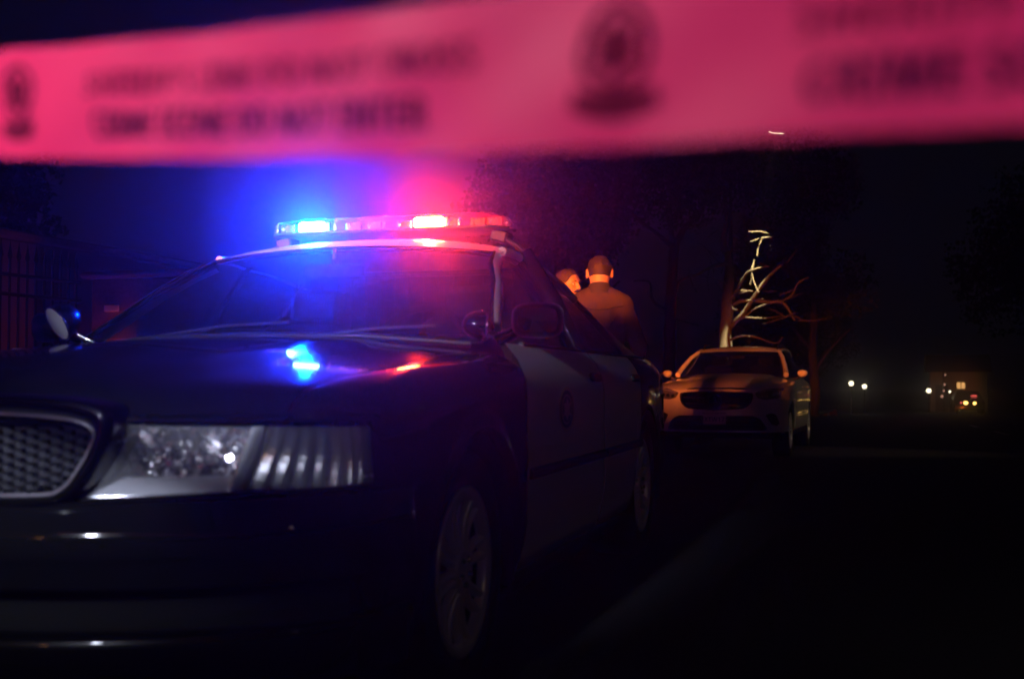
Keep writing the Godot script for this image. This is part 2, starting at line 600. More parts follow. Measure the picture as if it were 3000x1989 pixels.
func grille(car: Node3D) -> void:
	var half_o := smooth_outline([[0.0, 0.826], [0.285, 0.818], [0.41, 0.813], [0.488, 0.803], [0.526, 0.786], [0.530, 0.745], [0.493, 0.666], [0.443, 0.614], [0.36, 0.597], [0.2, 0.594], [0.0, 0.594]], 40)
	var half_i := smooth_outline([[0.0, 0.786], [0.269, 0.779], [0.393, 0.772], [0.458, 0.760], [0.482, 0.738], [0.478, 0.72], [0.452, 0.672], [0.418, 0.630], [0.37, 0.617], [0.2, 0.615], [0.0, 0.615]], 40)
	var outer := whole_outline(half_o)
	var inner := whole_outline(half_i)
	var g := part(car, "grille", ring_sheet(outer, inner, [[0.0, -0.96], [0.0, -1.035], [0.06, -1.056], [0.2, -1.068], [0.45, -1.066], [0.75, -1.052], [0.92, -1.036], [1.0, -1.02], [1.0, -0.97]], 0.20), M.gloss_black)
	# thin bright bead on the inner edge
	var bead := []
	for p in inner: bead.append(V(p[0], p[1], -1.034 + 0.2 * p[0] * p[0]))
	bead.append(bead[0])
	part(g, "bead", tube(bead, 0.004, 6, false), M.bead_metal)
	var st := begin()
	var row_a := []
	var row_b := []
	for p in inner:
		row_a.append(V(p[0], p[1], -0.972 + 0.2 * p[0] * p[0]))
		row_b.append(V(p[0] * 0.2, 0.70, -0.94))
	add_sheet(st, [row_a, row_b], true)
	part(g, "backing", finish(st), M.trim_rubber)
	var px := 0.0262
	var py := 0.0192
	var cell := hex_cell(px * 0.66, py * 0.57, 0.22, 0.014)
	for i in range(-18, 19):
		for j in range(0, 9):
			var x := i * px
			var y := 0.624 + j * py + (py * 0.5 if i % 2 != 0 else 0.0)
			if inside(inner, x + signf(x) * 0.012, y + 0.007) and inside(inner, x + signf(x) * 0.012, y - 0.007):
				part(g, "honeycomb_cell", cell, M.grille_plastic, V(x, y, -1.012 + 0.2 * x * x), Vector3(0, -atan(0.4 * x), 0))

func nose_rows(prof: Array, x_end: float) -> Array:
	# prof: [y, how far in front of the nose line]
	var xs := []
	var n := 22
	for i in n + 1: xs.append(x_end * sin(PI / 2 * i / n))
	var rows := []
	for p in prof:
		var row := []
		for i in range(n, 0, -1): row.append(nose_point(-xs[i], p))
		for i in n + 1: row.append(nose_point(xs[i], p))
		rows.append(row)
	return rows

func nose_point(x: float, p: Array) -> Vector3:
	var ax := absf(x)
	var u: float = spl(PC_NOSE, ax)
	var side: float = clampf((ax - 0.80) / 0.16, 0.0, 1.0)
	return V(x + signf(x) * p[1] * 0.3 * side, p[0], u - p[1] * (1.0 - 0.55 * side))

func light_bar(car: Node3D) -> void:
	var bar := Node3D.new()
	bar.name = "light_bar"
	car.add_child(bar, true)
	bar.position = V(0, 1.479, 1.76)
	# section of the lens from the front foot over the top to the back foot, at half width w
	var ends := [[-0.556, 0.030, 0.030], [-0.548, 0.07, 0.05], [-0.52, 0.105, 0.068], [-0.47, 0.128, 0.078], [-0.38, 0.138, 0.083]]
	var sec := func(x: float) -> Array:
		var w := 0.14
		var h := 0.086
		var ax := absf(x)
		w = spl([[0.0, 0.12], [0.38, 0.118], [0.47, 0.110], [0.52, 0.090], [0.545, 0.062], [0.556, 0.03]], ax)
		h = spl([[0.0, 0.077], [0.38, 0.074], [0.47, 0.070], [0.52, 0.060], [0.545, 0.047], [0.556, 0.032]], ax)
		var y0 := 0.012
		return [Vector3(x, y0, w), Vector3(x, y0 + (h - y0) * 0.72, w * 0.97), Vector3(x, y0 + (h - y0) * 0.92, w * 0.90), Vector3(x, h, w * 0.7), Vector3(x, h + 0.003, 0), Vector3(x, h, -w * 0.7), Vector3(x, y0 + (h - y0) * 0.92, -w * 0.9), Vector3(x, y0, -w)]
	var cuts := [[-0.556, -0.503, "lens_blue"], [-0.5, -0.219, "lens_blue"], [-0.215, 0.008, "bar_clear"], [0.012, 0.347, "lens_red"], [0.351, 0.556, "lens_red"]]
	for c in cuts:
		var rows := []
		for x in fr(c[0], c[1], 10): rows.append(sec.call(x))
		part(bar, "lens", sheet(rows), M[c[2]])
	# ribs at the joints
	for x in [-0.501, -0.217, 0.010, 0.349]:
		part(bar, "joint_rib", tube(sec.call(x), 0.003, 6), M.bar_clear)
	var tray_rows := []
	for x in fr(-0.55, 0.55, 24):
		var s: Array = sec.call(x)
		var w: float = s[0].z
		tray_rows.append([Vector3(x, 0.016, w + 0.003), Vector3(x, 0.008, w + 0.003), Vector3(x, 0.0, w - 0.012), Vector3(x, 0.0, -w + 0.012), Vector3(x, 0.008, -w - 0.003), Vector3(x, 0.016, -w - 0.003), Vector3(x, 0.015, 0)])
	part(bar, "tray", sheet(tray_rows, true), M.black_plastic)
	for s in [-1.0, 1.0]:
		var foot := begin()
		add_box(foot, Vector3(0.075, 0.05, 0.10), Vector3(s * 0.50, -0.022, 0.0), Basis(Vector3(0, 0, 1), -s * 0.25), 0.008)
		add_tube(foot, [Vector3(s * 0.50, -0.02, 0.03), Vector3(s * 0.57, -0.06, 0.035), Vector3(s * 0.62, -0.105, 0.035)], 0.012, 6)
		part(bar, "mounting_foot", finish(foot), M.black_plastic)
	# lamps: the lit blue one, the lit red one, and the dark modules beside them
	lit_module(bar, Vector3(-0.352, 0.042, 0.066), Vector3(0.125, 0.046, 0.03), "glow_blue", lin(0.0, 0.028, 1.0), BLUE_E)
	lit_module(bar, Vector3(0.196, 0.043, 0.066), Vector3(0.135, 0.046, 0.03), "glow_red", lin(1.0, 0.024, 0.014), RED_E)
	for x in [-0.475, -0.16, -0.065, 0.075, 0.30, 0.41, 0.485]:
		var o := part(bar, "lamp_module", box(Vector3(0.07, 0.042, 0.02), 0.004), M.module_dark, Vector3(x, 0.038, 0.045))
		part(o, "reflector", lathe([[0.0, -0.004], [0.012, 0.0], [0.02, 0.012], [0.021, 0.014]], 16, Transform3D(Basis(Vector3(1, 0, 0), PI / 2), Vector3(0, 0, 0.008))), M.reflector)
	for x in [-0.525, 0.525]:
		part(bar, "end_lamp", lathe([[0.0, -0.004], [0.012, 0.0], [0.018, 0.012], [0.018, 0.016]], 16), M.reflector, Vector3(x, 0.035, 0.03), Vector3(PI / 2, signf(x) * 0.8, 0))

func lit_module(bar: Node3D, at: Vector3, size: Vector3, glow: String, c: Color, energy: float) -> void:
	var o := part(bar, "lit_lamp", box(size, 0.010), M[glow], at)
	part(bar, "lamp_housing", box(Vector3(size.x + 0.02, size.y + 0.006, 0.02), 0.004), M.module_dark, at + Vector3(0, 0, -0.04))
	var l := OmniLight3D.new()
	l.name = "lamp_light"
	l.light_color = c
	l.light_energy = energy
	l.light_size = 0.02
	l.omni_range = 120.0
	l.omni_attenuation = 2.0
	l.shadow_enabled = true
	o.add_child(l)

func spot_lamp(car: Node3D, at: Vector3, normal: Vector3, foot: Vector3, lens_mat: String, size := 1.0) -> void:
	var y := normal.normalized()
	var x := y.cross(Vector3.UP).normalized()
	var xf := Transform3D(Basis(x, y, x.cross(y)), Vector3.ZERO)
	var o := Node3D.new()
	o.name = "spot_lamp"
	car.add_child(o, true)
	o.position = at
	o.scale = Vector3.ONE * size
	part(o, "shell", lathe([[0.0, -0.085], [0.02, -0.084], [0.042, -0.07], [0.058, -0.045], [0.066, -0.015], [0.067, 0.0]], 28, xf), M.gloss_black)
	part(o, "rim", lathe([[0.067, -0.004], [0.071, 0.0], [0.069, 0.006], [0.063, 0.004]], 28, xf), M.chrome)
	part(o, "lens", lathe([[0.0, 0.011], [0.03, 0.009], [0.063, 0.003]], 28, xf), M[lens_mat])
	part(o, "handle_post", tube([-y * 0.05, -y * 0.05 + Vector3(0, -0.05, 0), foot], 0.010, 8), M.chrome)

func build_police_car() -> Node3D:
	var car := thing("police_car", "black and white police sedan with its blue and red roof lights flashing", "police car", Vector3(-1.0189, 0, -3.4444), -0.28511)
	# --- hood
	var rows := []
	var xs := fr(-0.80, 0.80, 64)
	for t in fr(0.0, 1.0, 34):
		var row := []
		for x in xs:
			var u0 := spl(PC_NOSE, absf(x)) + 0.022
			var u1 := 0.46 + 0.17 * pow(absf(x) / 0.8, 2.0)
			var u := lerpf(u0, u1, pow(t, 1.3))
			row.append(V(x, pc_hood_y(x, u), u))
		rows.append(row)
	part(car, "hood", sheet(rows), M.black_paint)
	part(car, "cowl_vent", tube([V(-0.74, 0.965, 0.62), V(-0.4, 0.992, 0.54), V(0, 0.998, 0.51), V(0.4, 0.992, 0.54), V(0.74, 0.965, 0.62)], 0.022, 8, true, 0.5), M.black_plastic)
	# --- strip between the hood and the lamps
	rows = []
	for k in [[0.0, 0.0], [0.5, -0.004], [1.0, 0.0]]:
		var row := []
		for i in range(-30, 31):
			var x := 0.932 * sin(PI / 2 * i / 30.0)
			var u := spl(PC_NOSE, absf(x)) + 0.02
			var top := pc_hood_y(minf(absf(x), 0.80), u + 0.004) - 0.05 * pow(maxf(0.0, absf(x) - 0.78) / 0.15, 2.0) - 0.004
			row.append(V(x, lerpf(top, 0.758, k[0]), u - 0.002 + k[1]))
		rows.append(row)
	part(car, "nose_panel", sheet(rows), M.black_paint)
	# --- fenders
	for s in [1.0, -1.0]:
		rows = []
		for u in fr(-0.80, 0.455, 36):
			var w: float = spl(PC_W, u) if u > -0.62 else spl([[-0.80, 0.80], [-0.745, 0.86], [-0.62, 0.93]], u)
			var yt := pc_hood_y(0.804, maxf(u, -0.79))
			var row := []
			var drop := 0.105 if u > -0.61 else minf(0.105, yt - 0.760)
			for k in 9:
				var a := PI / 2 * k / 8.0
				row.append(V(s * (0.804 + (w - 0.804) * sin(a)), yt - drop * (1.0 - cos(a)), u))
			var ymid := yt - drop
			var yb := maxf(0.22, pc_arch(u)) if u > -0.61 else 0.758
			if yb > ymid: yb = ymid - 0.001
			for k in 12:
				var y := lerpf(ymid, yb, (k + 1) / 12.0)
				var flare := 0.008 * exp(-pow((y - pc_arch(u)) / 0.03, 2.0)) if absf(u - 0.02) < 0.384 else 0.0
				row.append(V(s * (w + flare - (0.045 * pow((0.45 - y) / 0.2, 2.0) if y < 0.45 else 0.0)), y, u))
			var e: Vector3 = row[row.size() - 1]
			row.append(e + Vector3(-s * 0.04, 0, 0))
			rows.append(row)
		part(car, "fender", sheet(rows), M.black_paint)
		# doors, white, with shut lines between
		for d in [[0.465, 1.595, "door"], [1.605, 2.50, "door"]]:
			var o := part(car, d[2], pc_panel(d[0], d[1], 18, 0.265, 0.962, s), M.white_paint)
			var hu: float = d[1] - 0.14
			var pull := begin()
			add_box(pull, Vector3(0.02, 0.035, 0.16), V(s * (pc_side(0.86, hu) + 0.006), 0.86, hu), Basis(Vector3(0, 0, 1), s * 0.3), 0.008)
			part(o, "handle", finish(pull), M.black_plastic)
			var strip := []
			for u in fr(d[0] + 0.02, d[1] - 0.02, 10): strip.append(V(s * (pc_side(0.56, u) + 0.004), 0.56, u))
			part(o, "rub_strip", tube(strip, 0.012, 6, true, 1.6), M.black_plastic)
			if d[0] < 1.0: door_emblem(o, s)
		part(car, "quarter_panel", pc_panel(2.51, 4.16, 30, 0.26, 0.962, s), M.black_paint)
		# sill
		var sill := []
		for u in fr(0.46, 2.46, 10): sill.append([V(s * (pc_side(0.265, u)), 0.263, u), V(s * (pc_side(0.265, u) - 0.01), 0.2, u), V(s * 0.80, 0.17, u)])
		part(car, "sill_panel", sheet(sill), M.black_paint)
		# A-pillar
		var pil := []
		for u in [0.72, 0.86, 1.04, 1.18, 1.31]: pil.append(pc_rail(u))
		var pr := []
		var mould := []
		for p in pil:
			pr.append([p + V(-0.003, 0.001, -0.003), p + V(0.006, -0.005, 0.016), p + V(0.010, -0.022, 0.042), p + V(0.004, -0.042, 0.064)])
			mould.append(p + V(-0.013, -0.006, 0.006))
		part(car, "front_pillar", sheet(pr), M.white_paint).scale.x = s
		part(car, "windshield_moulding", tube(mould, 0.011, 8), M.trim_rubber).scale.x = s
		# roof rail trim over the doors
		var rail := []
		for u in fr(1.37, 2.5, 14): rail.append(pc_rail(u, 0.0, 0.004))
		part(car, "roof_rail", tube(rail, 0.018, 8), M.white_paint).scale.x = s
		# side windows
		for d in [[0.80, 1.57, "side_window"], [1.64, 2.50, "side_window"]]:
			var g := []
			for u in fr(d[0], d[1], 12):
				var top := pc_rail(u, 0.004, 0.022)
				var bot := V(pc_side(0.955, u) - 0.02, 0.962, u)
				var row := []
				for t in fr(0.0, 1.0, 5):
					var q := bot.lerp(top, t)
					row.append(q + Vector3(0.012 * sin(t * PI), 0, 0))
				g.append(row)
			part(car, d[2], sheet(g), M.side_glass).scale.x = s
		# centre pillar and window frames
		part(car, "centre_pillar", tube([V(0.865, 0.95, 1.60), V(0.76, 1.17, 1.605), V(0.635, 1.365, 1.61)], 0.03, 8, true, 1.4), M.black_paint).scale.x = s
		var belt := []
		for u in fr(0.66, 3.1, 20): belt.append(V(pc_side(0.955, u) - 0.012, 0.962, u))
		part(car, "belt_trim", tube(belt, 0.010, 6), M.black_plastic).scale.x = s
		# rear roof pillar
		var cp := []
		for u in fr(2.50, 3.22, 10):
			var top := pc_rail(u, -0.004, -0.004)
			var bot := V(pc_side(0.955, u) - 0.015, minf(0.962, top.y - 0.002), u)
			var row := []
			for t in fr(0.0, 1.0, 6): row.append(bot.lerp(top, t) + Vector3(0.018 * sin(t * PI), 0, 0))
			row.append(top + Vector3(-0.04, 0.004, 0))
			cp.append(row)
		part(car, "rear_pillar", sheet(cp), M.black_paint).scale.x = s
		# mirror
		var mr := Node3D.new()
		mr.name = "door_mirror"
		car.add_child(mr, true)
		mr.scale.x = s
		var st := begin()
		var shell := []
		for k in fr(0.0, 1.0, 7):
			var ring := []
			var sz := sqrt(maxf(0.0, 1.0 - pow(k, 2.4))) * 0.98 + 0.02
			for j in 16:
				var a := TAU * j / 16
				var cx := signf(cos(a)) * pow(absf(cos(a)), 0.6)
				var cy := signf(sin(a)) * pow(absf(sin(a)), 0.6)
				ring.append(V(0.935 + cx * 0.088 * sz, 1.045 + cy * 0.060 * sz, 0.74 - k * 0.080))
			shell.append(ring)
		add_sheet(st, shell, true)
		part(mr, "shell", finish(st), M.gloss_black)
		var gl := begin()
		var ring2 := []
		for p in shell[0]: ring2.append(p * Vector3(1, 1, 1) + V(0, 0, -0.004))
		fan(gl, ring2)
		part(mr, "mirror_glass", finish(gl), M.chrome)
		part(mr, "arm", tube([V(0.88, 1.02, 0.73), V(0.84, 1.0, 0.75), V(0.80, 0.985, 0.76)], [0.03, 0.034, 0.04], 8, true, 0.6), M.gloss_black)
	# --- roof
	rows = []
	for u in fr(1.275, 2.44, 22):
		var e := pc_rail(u, 0.0, 0.0)
		var row := []
		var yc := spl([[1.275, 1.374], [1.36, 1.404], [1.5, 1.432], [1.75, 1.455], [1.95, 1.458], [2.2, 1.443], [2.44, 1.388]], u)
		var front := 0.0 if u > 1.3 else 1.0
		for k in range(-14, 15):
			var q := k / 14.0
			var x := q * (e.x + 0.008)
			var y := lerpf(yc, e.y + 0.008, pow(absf(q), 2.6))
			row.append(V(x, y, u + 0.05 * q * q * (1.0 if u < 1.4 else 0.0)))
		rows.append(row)
	part(car, "roof", sheet(rows), M.white_paint)
	# dark lining under the roof
	var lining := []
	for r in rows:
		var lr := []
		for q in r: lr.append(q + Vector3(-q.x * 0.03, -0.022, 0))
		lining.append(lr)
	part(car, "headliner", sheet(lining), M.interior)
	# header trim over the windshield
	var hd := []
	for k in range(-10, 11):
		var q := k / 10.0
		hd.append(V(q * 0.612, lerpf(1.372, 1.338, q * q), 1.272 + 0.045 * q * q))
	part(car, "header_seal", tube(hd, 0.008, 6), M.trim_rubber)
	# --- windshield and backlight
	rows = []
	for t in fr(0.0, 1.0, 10):
		var row := []
		for k in range(-12, 13):
			var q := k / 12.0
			var base := V(q * 0.775, 0.99 + 0.012 * q * q, 0.53 + 0.175 * q * q)
			var top := V(q * 0.605, lerpf(1.370, 1.338, q * q), 1.272 + 0.045 * q * q)
			row.append(base.lerp(top, t) + Vector3(0, 0.012 * sin(t * PI), 0))
		rows.append(row)
	part(car, "windshield", sheet(rows), M.windshield)
	rows = []
	for t in fr(0.0, 1.0, 8):
		var row := []
		for k in range(-10, 11):
			var q := k / 10.0
			row.append(V(q * 0.60, 1.385 - 0.11 * q * q, 2.45 - 0.02 * q * q).lerp(V(q * 0.70, 1.005 - 0.01 * q * q, 3.20 - 0.08 * q * q), t))
		rows.append(row)
	part(car, "rear_window", sheet(rows), M.side_glass)
	# --- trunk
	rows = []
	for u in fr(3.16, 4.14, 12):
		var row := []
		var wt := spl(PC_W, u) - 0.10
		for k in range(-10, 11):
			var q := k / 10.0
			row.append(V(q * wt, spl([[3.16, 1.0], [3.6, 1.005], [4.0, 0.985], [4.14, 0.95]], u) - 0.035 * pow(absf(q), 3.0), u))
		rows.append(row)
	part(car, "trunk_lid", sheet(rows), M.black_paint)
	rows = []
	for p in [[0.95, 4.14], [0.86, 4.185], [0.66, 4.20], [0.56, 4.21], [0.52, 4.28], [0.36, 4.28], [0.26, 4.2]]:
		var row := []
		for k in range(-12, 13):
			var q := k / 12.0
			row.append(V(q * 0.775, p[0] - 0.01 * q * q, p[1] - 0.14 * pow(absf(q), 3.0)))
		rows.append(row)
	part(car, "rear_bumper", sheet(rows), M.black_paint)
	for s in [1.0, -1.0]:
		var tl := []
		for t in fr(0.0, 1.0, 8):
			var x := lerpf(0.46, 0.80, t)
			var u := 4.215 - 0.17 * pow(t, 2.5)
			tl.append([V(x, 0.66, u), V(x, 0.74, u + 0.006), V(x, 0.83, u)])
		part(car, "tail_light", sheet(tl), M.lens_tail).scale.x = s
	# --- bumper
	part(car, "bumper", sheet(nose_rows([[0.603, 0.0], [0.592, 0.016], [0.575, 0.026], [0.555, 0.046], [0.535, 0.052], [0.505, 0.050], [0.488, 0.042], [0.478, 0.030], [0.44, 0.028], [0.43, 0.02], [0.425, -0.02]], 0.965)), M.black_paint)
	part(car, "lower_intake", sheet(nose_rows([[0.428, -0.02], [0.42, -0.05], [0.345, -0.05], [0.338, -0.02]], 0.90)), M.trim_rubber)
	part(car, "air_dam", sheet(nose_rows([[0.342, -0.03], [0.340, 0.020], [0.330, 0.028], [0.31, 0.028], [0.26, 0.01], [0.21, -0.03]], 0.965)), M.gloss_black)
	# filler behind the bumper ends down to the arch
	for s in [1.0, -1.0]:
		var fl := []
		for u in fr(-0.56, -0.29, 6):
			var w := spl(PC_W, u)
			var row := []
			for y in fr(0.60, maxf(0.22, pc_arch(u)), 8): row.append(V(s * (w + 0.002 - (0.045 * pow((0.45 - y) / 0.2, 2.0) if y < 0.45 else 0.0)), y, u))
			fl.append(row)
		part(car, "bumper_side", sheet(fl), M.black_paint)
		var liner := []
		for c in [0.02, 2.74]:
			liner = []
			for a in fr(-0.25, PI + 0.25, 16): liner.append([V(s * 0.95, 0.33 + sin(a) * 0.38, c - cos(a) * 0.38), V(s * 0.55, 0.33 + sin(a) * 0.38, c - cos(a) * 0.38), V(s * 0.55, 0.33, c)])
			part(car, "wheel_well", sheet(liner), M.trim_rubber)
	part(car, "underbody", box(Vector3(1.5, 0.06, 4.6), 0.02), M.trim_rubber, V(0, 0.24, 1.6))
	# --- lamps and grille
	head_lamps(car)
	grille(car)
	# --- wheels
	for s in [1.0, -1.0]:
		wheel_mesh_parts(car, V(s * 0.8175, 0.333, 0.02), s, 0.333, 0.235, 8, 0.225, 0.0)
		wheel_mesh_parts(car, V(s * 0.8175, 0.338, 2.74), s, 0.338, 0.235, 8, 0.223)
	# --- wipers
	for w in [[[-0.55, 0.985, 0.60], [-0.15, 1.035, 0.60], [0.10, 1.045, 0.60]], [[0.12, 0.985, 0.53], [0.42, 1.02, 0.60], [0.60, 1.03, 0.68]]]:
		var pts := []
		for p in w: pts.append(V(p[0], p[1], p[2]))
		part(car, "wiper", tube(pts, 0.006, 6), M.black_plastic)
	# --- antenna-free spot lamps on the pillars
	spot_lamp(car, V(-0.845, 1.055, 0.63), Vector3(-0.42, -0.49, 0.757), Vector3(0.10, -0.07, -0.08), "spot_glass")
	spot_lamp(car, V(0.775, 1.025, 0.62), Vector3(0.75, -0.1, -0.65), Vector3(-0.02, -0.06, -0.06), "spot_glass", 0.72)
	cabin(car)
	light_bar(car)
	return car

func door_emblem(door: Node3D, s: float) -> void:
	var c := [0.965, 0.748]  # u, y of the middle
	var e := Node3D.new()
	e.name = "door_emblem"
	door.add_child(e, true)
	var at := func(a: float, r: float, lift: float) -> Vector3:
		var u: float = c[0] + cos(a) * r * 1.45
		var y: float = c[1] + sin(a) * r
		return V(s * (pc_side(y, u) + lift), y, u)
	for k in [[0.067, 0.078, "emblem_gold"], [0.046, 0.052, "emblem_gold"]]:
		var rows := []
		for i in 37:
			var a := TAU * i / 36
			rows.append([at.call(a, k[0], 0.002), at.call(a, (k[0] + k[1]) / 2, 0.004), at.call(a, k[1], 0.002)])
		part(e, "ring", sheet(rows), M[k[2]])
	var st := begin()
	var star := []
	for i in 12:
		var a := TAU * i / 12 + PI / 2
		star.append(at.call(a, 0.044 if i % 2 == 0 else 0.026, 0.0035))
	fan(st, star)
	part(e, "star", finish(st), M.emblem_gold)
	var st2 := begin()
	var disc := []
	for i in 28: disc.append(at.call(TAU * i / 28, 0.0665, 0.0015))
	fan(st2, disc)
	part(e, "field", finish(st2), M.emblem_dark)

func cabin(car: Node3D) -> void:
	# dashboard, wheel, seats, partition, mirror
	var rows := []
	for p in [[0.97, 0.64], [0.995, 0.74], [0.985, 0.90], [0.94, 0.98], [0.80, 1.02], [0.55, 1.0]]:
		var row := []
		for k in range(-8, 9):
			var q := k / 8.0
			row.append(V(q * 0.74, p[0] + 0.012 * exp(-pow((q - 0.48) / 0.22, 2.0)), p[1] + 0.10 * q * q * (1.0 if p[1] < 0.8 else 0.2)))
		rows.append(row)
	part(car, "dashboard", sheet(rows), M.interior)
	var sw := part(car, "steering_wheel", begin_torus(0.185, 0.015), M.interior, V(0.37, 0.955, 1.12), Vector3(-0.42 + PI / 2, 0, 0))
	part(sw, "hub", lathe([[0.0, -0.02], [0.07, -0.015], [0.075, 0.01], [0.0, 0.025]], 16), M.interior)
	for s in [1.0, -1.0]:
		var seat := begin()
		add_box(seat, Vector3(0.52, 0.16, 0.52), V(s * 0.37, 0.52, 1.48), Basis(), 0.06)
		add_box(seat, Vector3(0.50, 0.60, 0.14), V(s * 0.37, 0.84, 1.74), Basis(Vector3(1, 0, 0), -0.22), 0.055)
		add_box(seat, Vector3(0.26, 0.17, 0.09), V(s * 0.37, 1.17, 1.80), Basis(Vector3(1, 0, 0), -0.15), 0.035)
		part(car, "front_seat", finish(seat), M.seat_cloth)
	var rs := begin()
	add_box(rs, Vector3(1.3, 0.18, 0.5), V(0, 0.50, 2.40), Basis(), 0.06)
	add_box(rs, Vector3(1.3, 0.55, 0.14), V(0, 0.80, 2.72), Basis(Vector3(1, 0, 0), -0.3), 0.05)
	part(car, "rear_seat", finish(rs), M.seat_cloth)
	var cage := begin()
	add_tube(cage, [V(-0.62, 0.6, 1.95), V(-0.62, 1.15, 1.95), V(-0.5, 1.33, 1.97), V(0.5, 1.33, 1.97), V(0.62, 1.15, 1.95), V(0.62, 0.6, 1.95)], 0.014, 8)
	add_tube(cage, [V(-0.62, 0.98, 1.95), V(0.62, 0.98, 1.95)], 0.012, 8)
	for k in range(-8, 9): add_tube(cage, [V(k * 0.07, 0.98, 1.95), V(k * 0.07, 1.32, 1.97)], 0.004, 5)
	part(car, "prisoner_partition", finish(cage), M.steel_dark)
	var rm := part(car, "rear_view_mirror", box(Vector3(0.24, 0.062, 0.025), 0.01), M.black_plastic, V(0.0, 1.27, 1.17), Vector3(-0.1, 0.2, 0))
	part(rm, "stalk", tube([Vector3(0, 0.02, 0.01), Vector3(0, 0.085, 0.015)], 0.008, 6), M.black_plastic)
	part(car, "cabin_floor", box(Vector3(1.5, 0.04, 2.4), 0.01), M.interior, V(0, 0.3, 1.8))
	var con := begin()
	add_box(con, Vector3(0.20, 0.22, 0.6), V(0, 0.62, 1.3), Basis(), 0.02)
	add_box(con, Vector3(0.28, 0.20, 0.03), V(-0.05, 0.93, 1.15), Basis(Vector3(1, 0, 0), -0.35), 0.008)
	part(car, "console_computer", finish(con), M.interior)

func begin_torus(r: float, t: float) -> ArrayMesh:
	var prof := []
	for k in 9:
		var a := TAU * k / 8
		prof.append([r + cos(a) * t, sin(a) * t])
	return lathe(prof, 36)

# ---------------------------------------------------------------- bodies: blended capsules and ellipsoids, meshed as surface nets
func cap(a: Vector3, b: Vector3, ra: float, rb: float, k := 0.03) -> Dictionary:
	return {"a": a, "b": b, "ra": ra, "rb": rb, "k": k, "cut": false}

func ell(c: Vector3, r: Vector3, k := 0.03, turn := Basis(), cut := false) -> Dictionary:
	return {"c": c, "r": r, "q": turn.inverse(), "k": k, "cut": cut, "turn": turn}

func prim_box(p: Dictionary) -> AABB:
	if p.has("a"):
		var m := maxf(p.ra, p.rb)
		return AABB(p.a, Vector3.ZERO).expand(p.b).grow(m)
	var g: float = maxf(p.r.x, maxf(p.r.y, p.r.z))
	return AABB(p.c, Vector3.ZERO).grow(g)

func prim_dist(p: Dictionary, q: Vector3) -> float:
	if p.has("a"):
		var ba: Vector3 = p.b - p.a
		var h := clampf((q - p.a).dot(ba) / maxf(ba.length_squared(), 1e-9), 0.0, 1.0)
		return (q - p.a - ba * h).length() - lerpf(p.ra, p.rb, h)
	var l: Vector3 = p.q * (q - p.c)
	var k0: float = (l / p.r).length()
	var k1: float = (l / (p.r * p.r)).length()
	return k0 * (k0 - 1.0) / maxf(k1, 1e-6)

func add_nets(st: SurfaceTool, prims: Array, cell: float, keep = null) -> void:
	var all := prim_box(prims[0])
	for p in prims:
		if not p.cut: all = all.merge(prim_box(p))
	all = all.grow(cell * 3 + 0.02)
	var o := all.position
	var nx := int(all.size.x / cell) + 2
	var ny := int(all.size.y / cell) + 2
	var nz := int(all.size.z / cell) + 2
	var f := PackedFloat32Array()
	f.resize(nx * ny * nz)
	f.fill(0.5)
	for p in prims:
		var k: float = p.k
		var b := prim_box(p).grow(k + cell * 2.5)
		var lo := ((b.position - o) / cell).floor()
		var hi := ((b.end - o) / cell).ceil()
		for z in range(maxi(0, int(lo.z)), mini(nz, int(hi.z) + 1)):
			for y in range(maxi(0, int(lo.y)), mini(ny, int(hi.y) + 1)):
				var i := (z * ny + y) * nx
				for x in range(maxi(0, int(lo.x)), mini(nx, int(hi.x) + 1)):
					var d := prim_dist(p, o + Vector3(x, y, z) * cell)
					var w := f[i + x]
					if p.cut:
						d = -d
						var h := clampf(0.5 - 0.5 * (w - d) / k, 0.0, 1.0)
						f[i + x] = lerpf(w, d, h) + k * h * (1.0 - h)
					else:
						var h := clampf(0.5 + 0.5 * (w - d) / k, 0.0, 1.0)
						f[i + x] = lerpf(w, d, h) - k * h * (1.0 - h)
	var at := {}
	var sy := nx
	var sz := nx * ny
	var corner := [0, 1, sy, sy + 1, sz, sz + 1, sz + sy, sz + sy + 1]
	var off := []
	for c in 8: off.append(Vector3(c & 1, (c >> 1) & 1, (c >> 2) & 1))
	var edges := []
	for a in 8:
		for bit in [1, 2, 4]:
			if not (a & bit): edges.append([a, a | bit])
	for z in nz - 1:
		for y in ny - 1:
			for x in nx - 1:
				var i := z * sz + y * sy + x
				if absf(f[i]) > cell * 2.2: continue
				var neg := 0
				for c in corner:
					if f[i + c] < 0.0: neg += 1
				if neg == 0 or neg == 8: continue
				var sum := Vector3.ZERO
				var cnt := 0
				for e in edges:
					var va := f[i + corner[e[0]]]
					var vb := f[i + corner[e[1]]]
					if (va < 0.0) != (vb < 0.0):
						sum += off[e[0]].lerp(off[e[1]], va / (va - vb))
						cnt += 1
				at[i] = o + (Vector3(x, y, z) + sum / cnt) * cell
	st.set_smooth_group(0)
	for i in at:
		var fi := f[i] < 0.0
		for ax in [[1, sy, sz], [sy, sz, 1], [sz, 1, sy]]:
			if (f[i + ax[0]] < 0.0) == fi: continue
			var q := [i, i - ax[1], i - ax[1] - ax[2], i - ax[2]]
			if not (at.has(q[1]) and at.has(q[2]) and at.has(q[3])): continue
			var p0: Vector3 = at[q[0]]
			if keep != null and not keep.call(p0): continue
			if fi: quad(st, at[q[3]], at[q[2]], at[q[1]], p0)
			else: quad(st, p0, at[q[1]], at[q[2]], at[q[3]])

func nets(prims: Array, cell: float, keep = null) -> ArrayMesh:
	var st := begin()
	add_nets(st, prims, cell, keep)
	return finish(st)

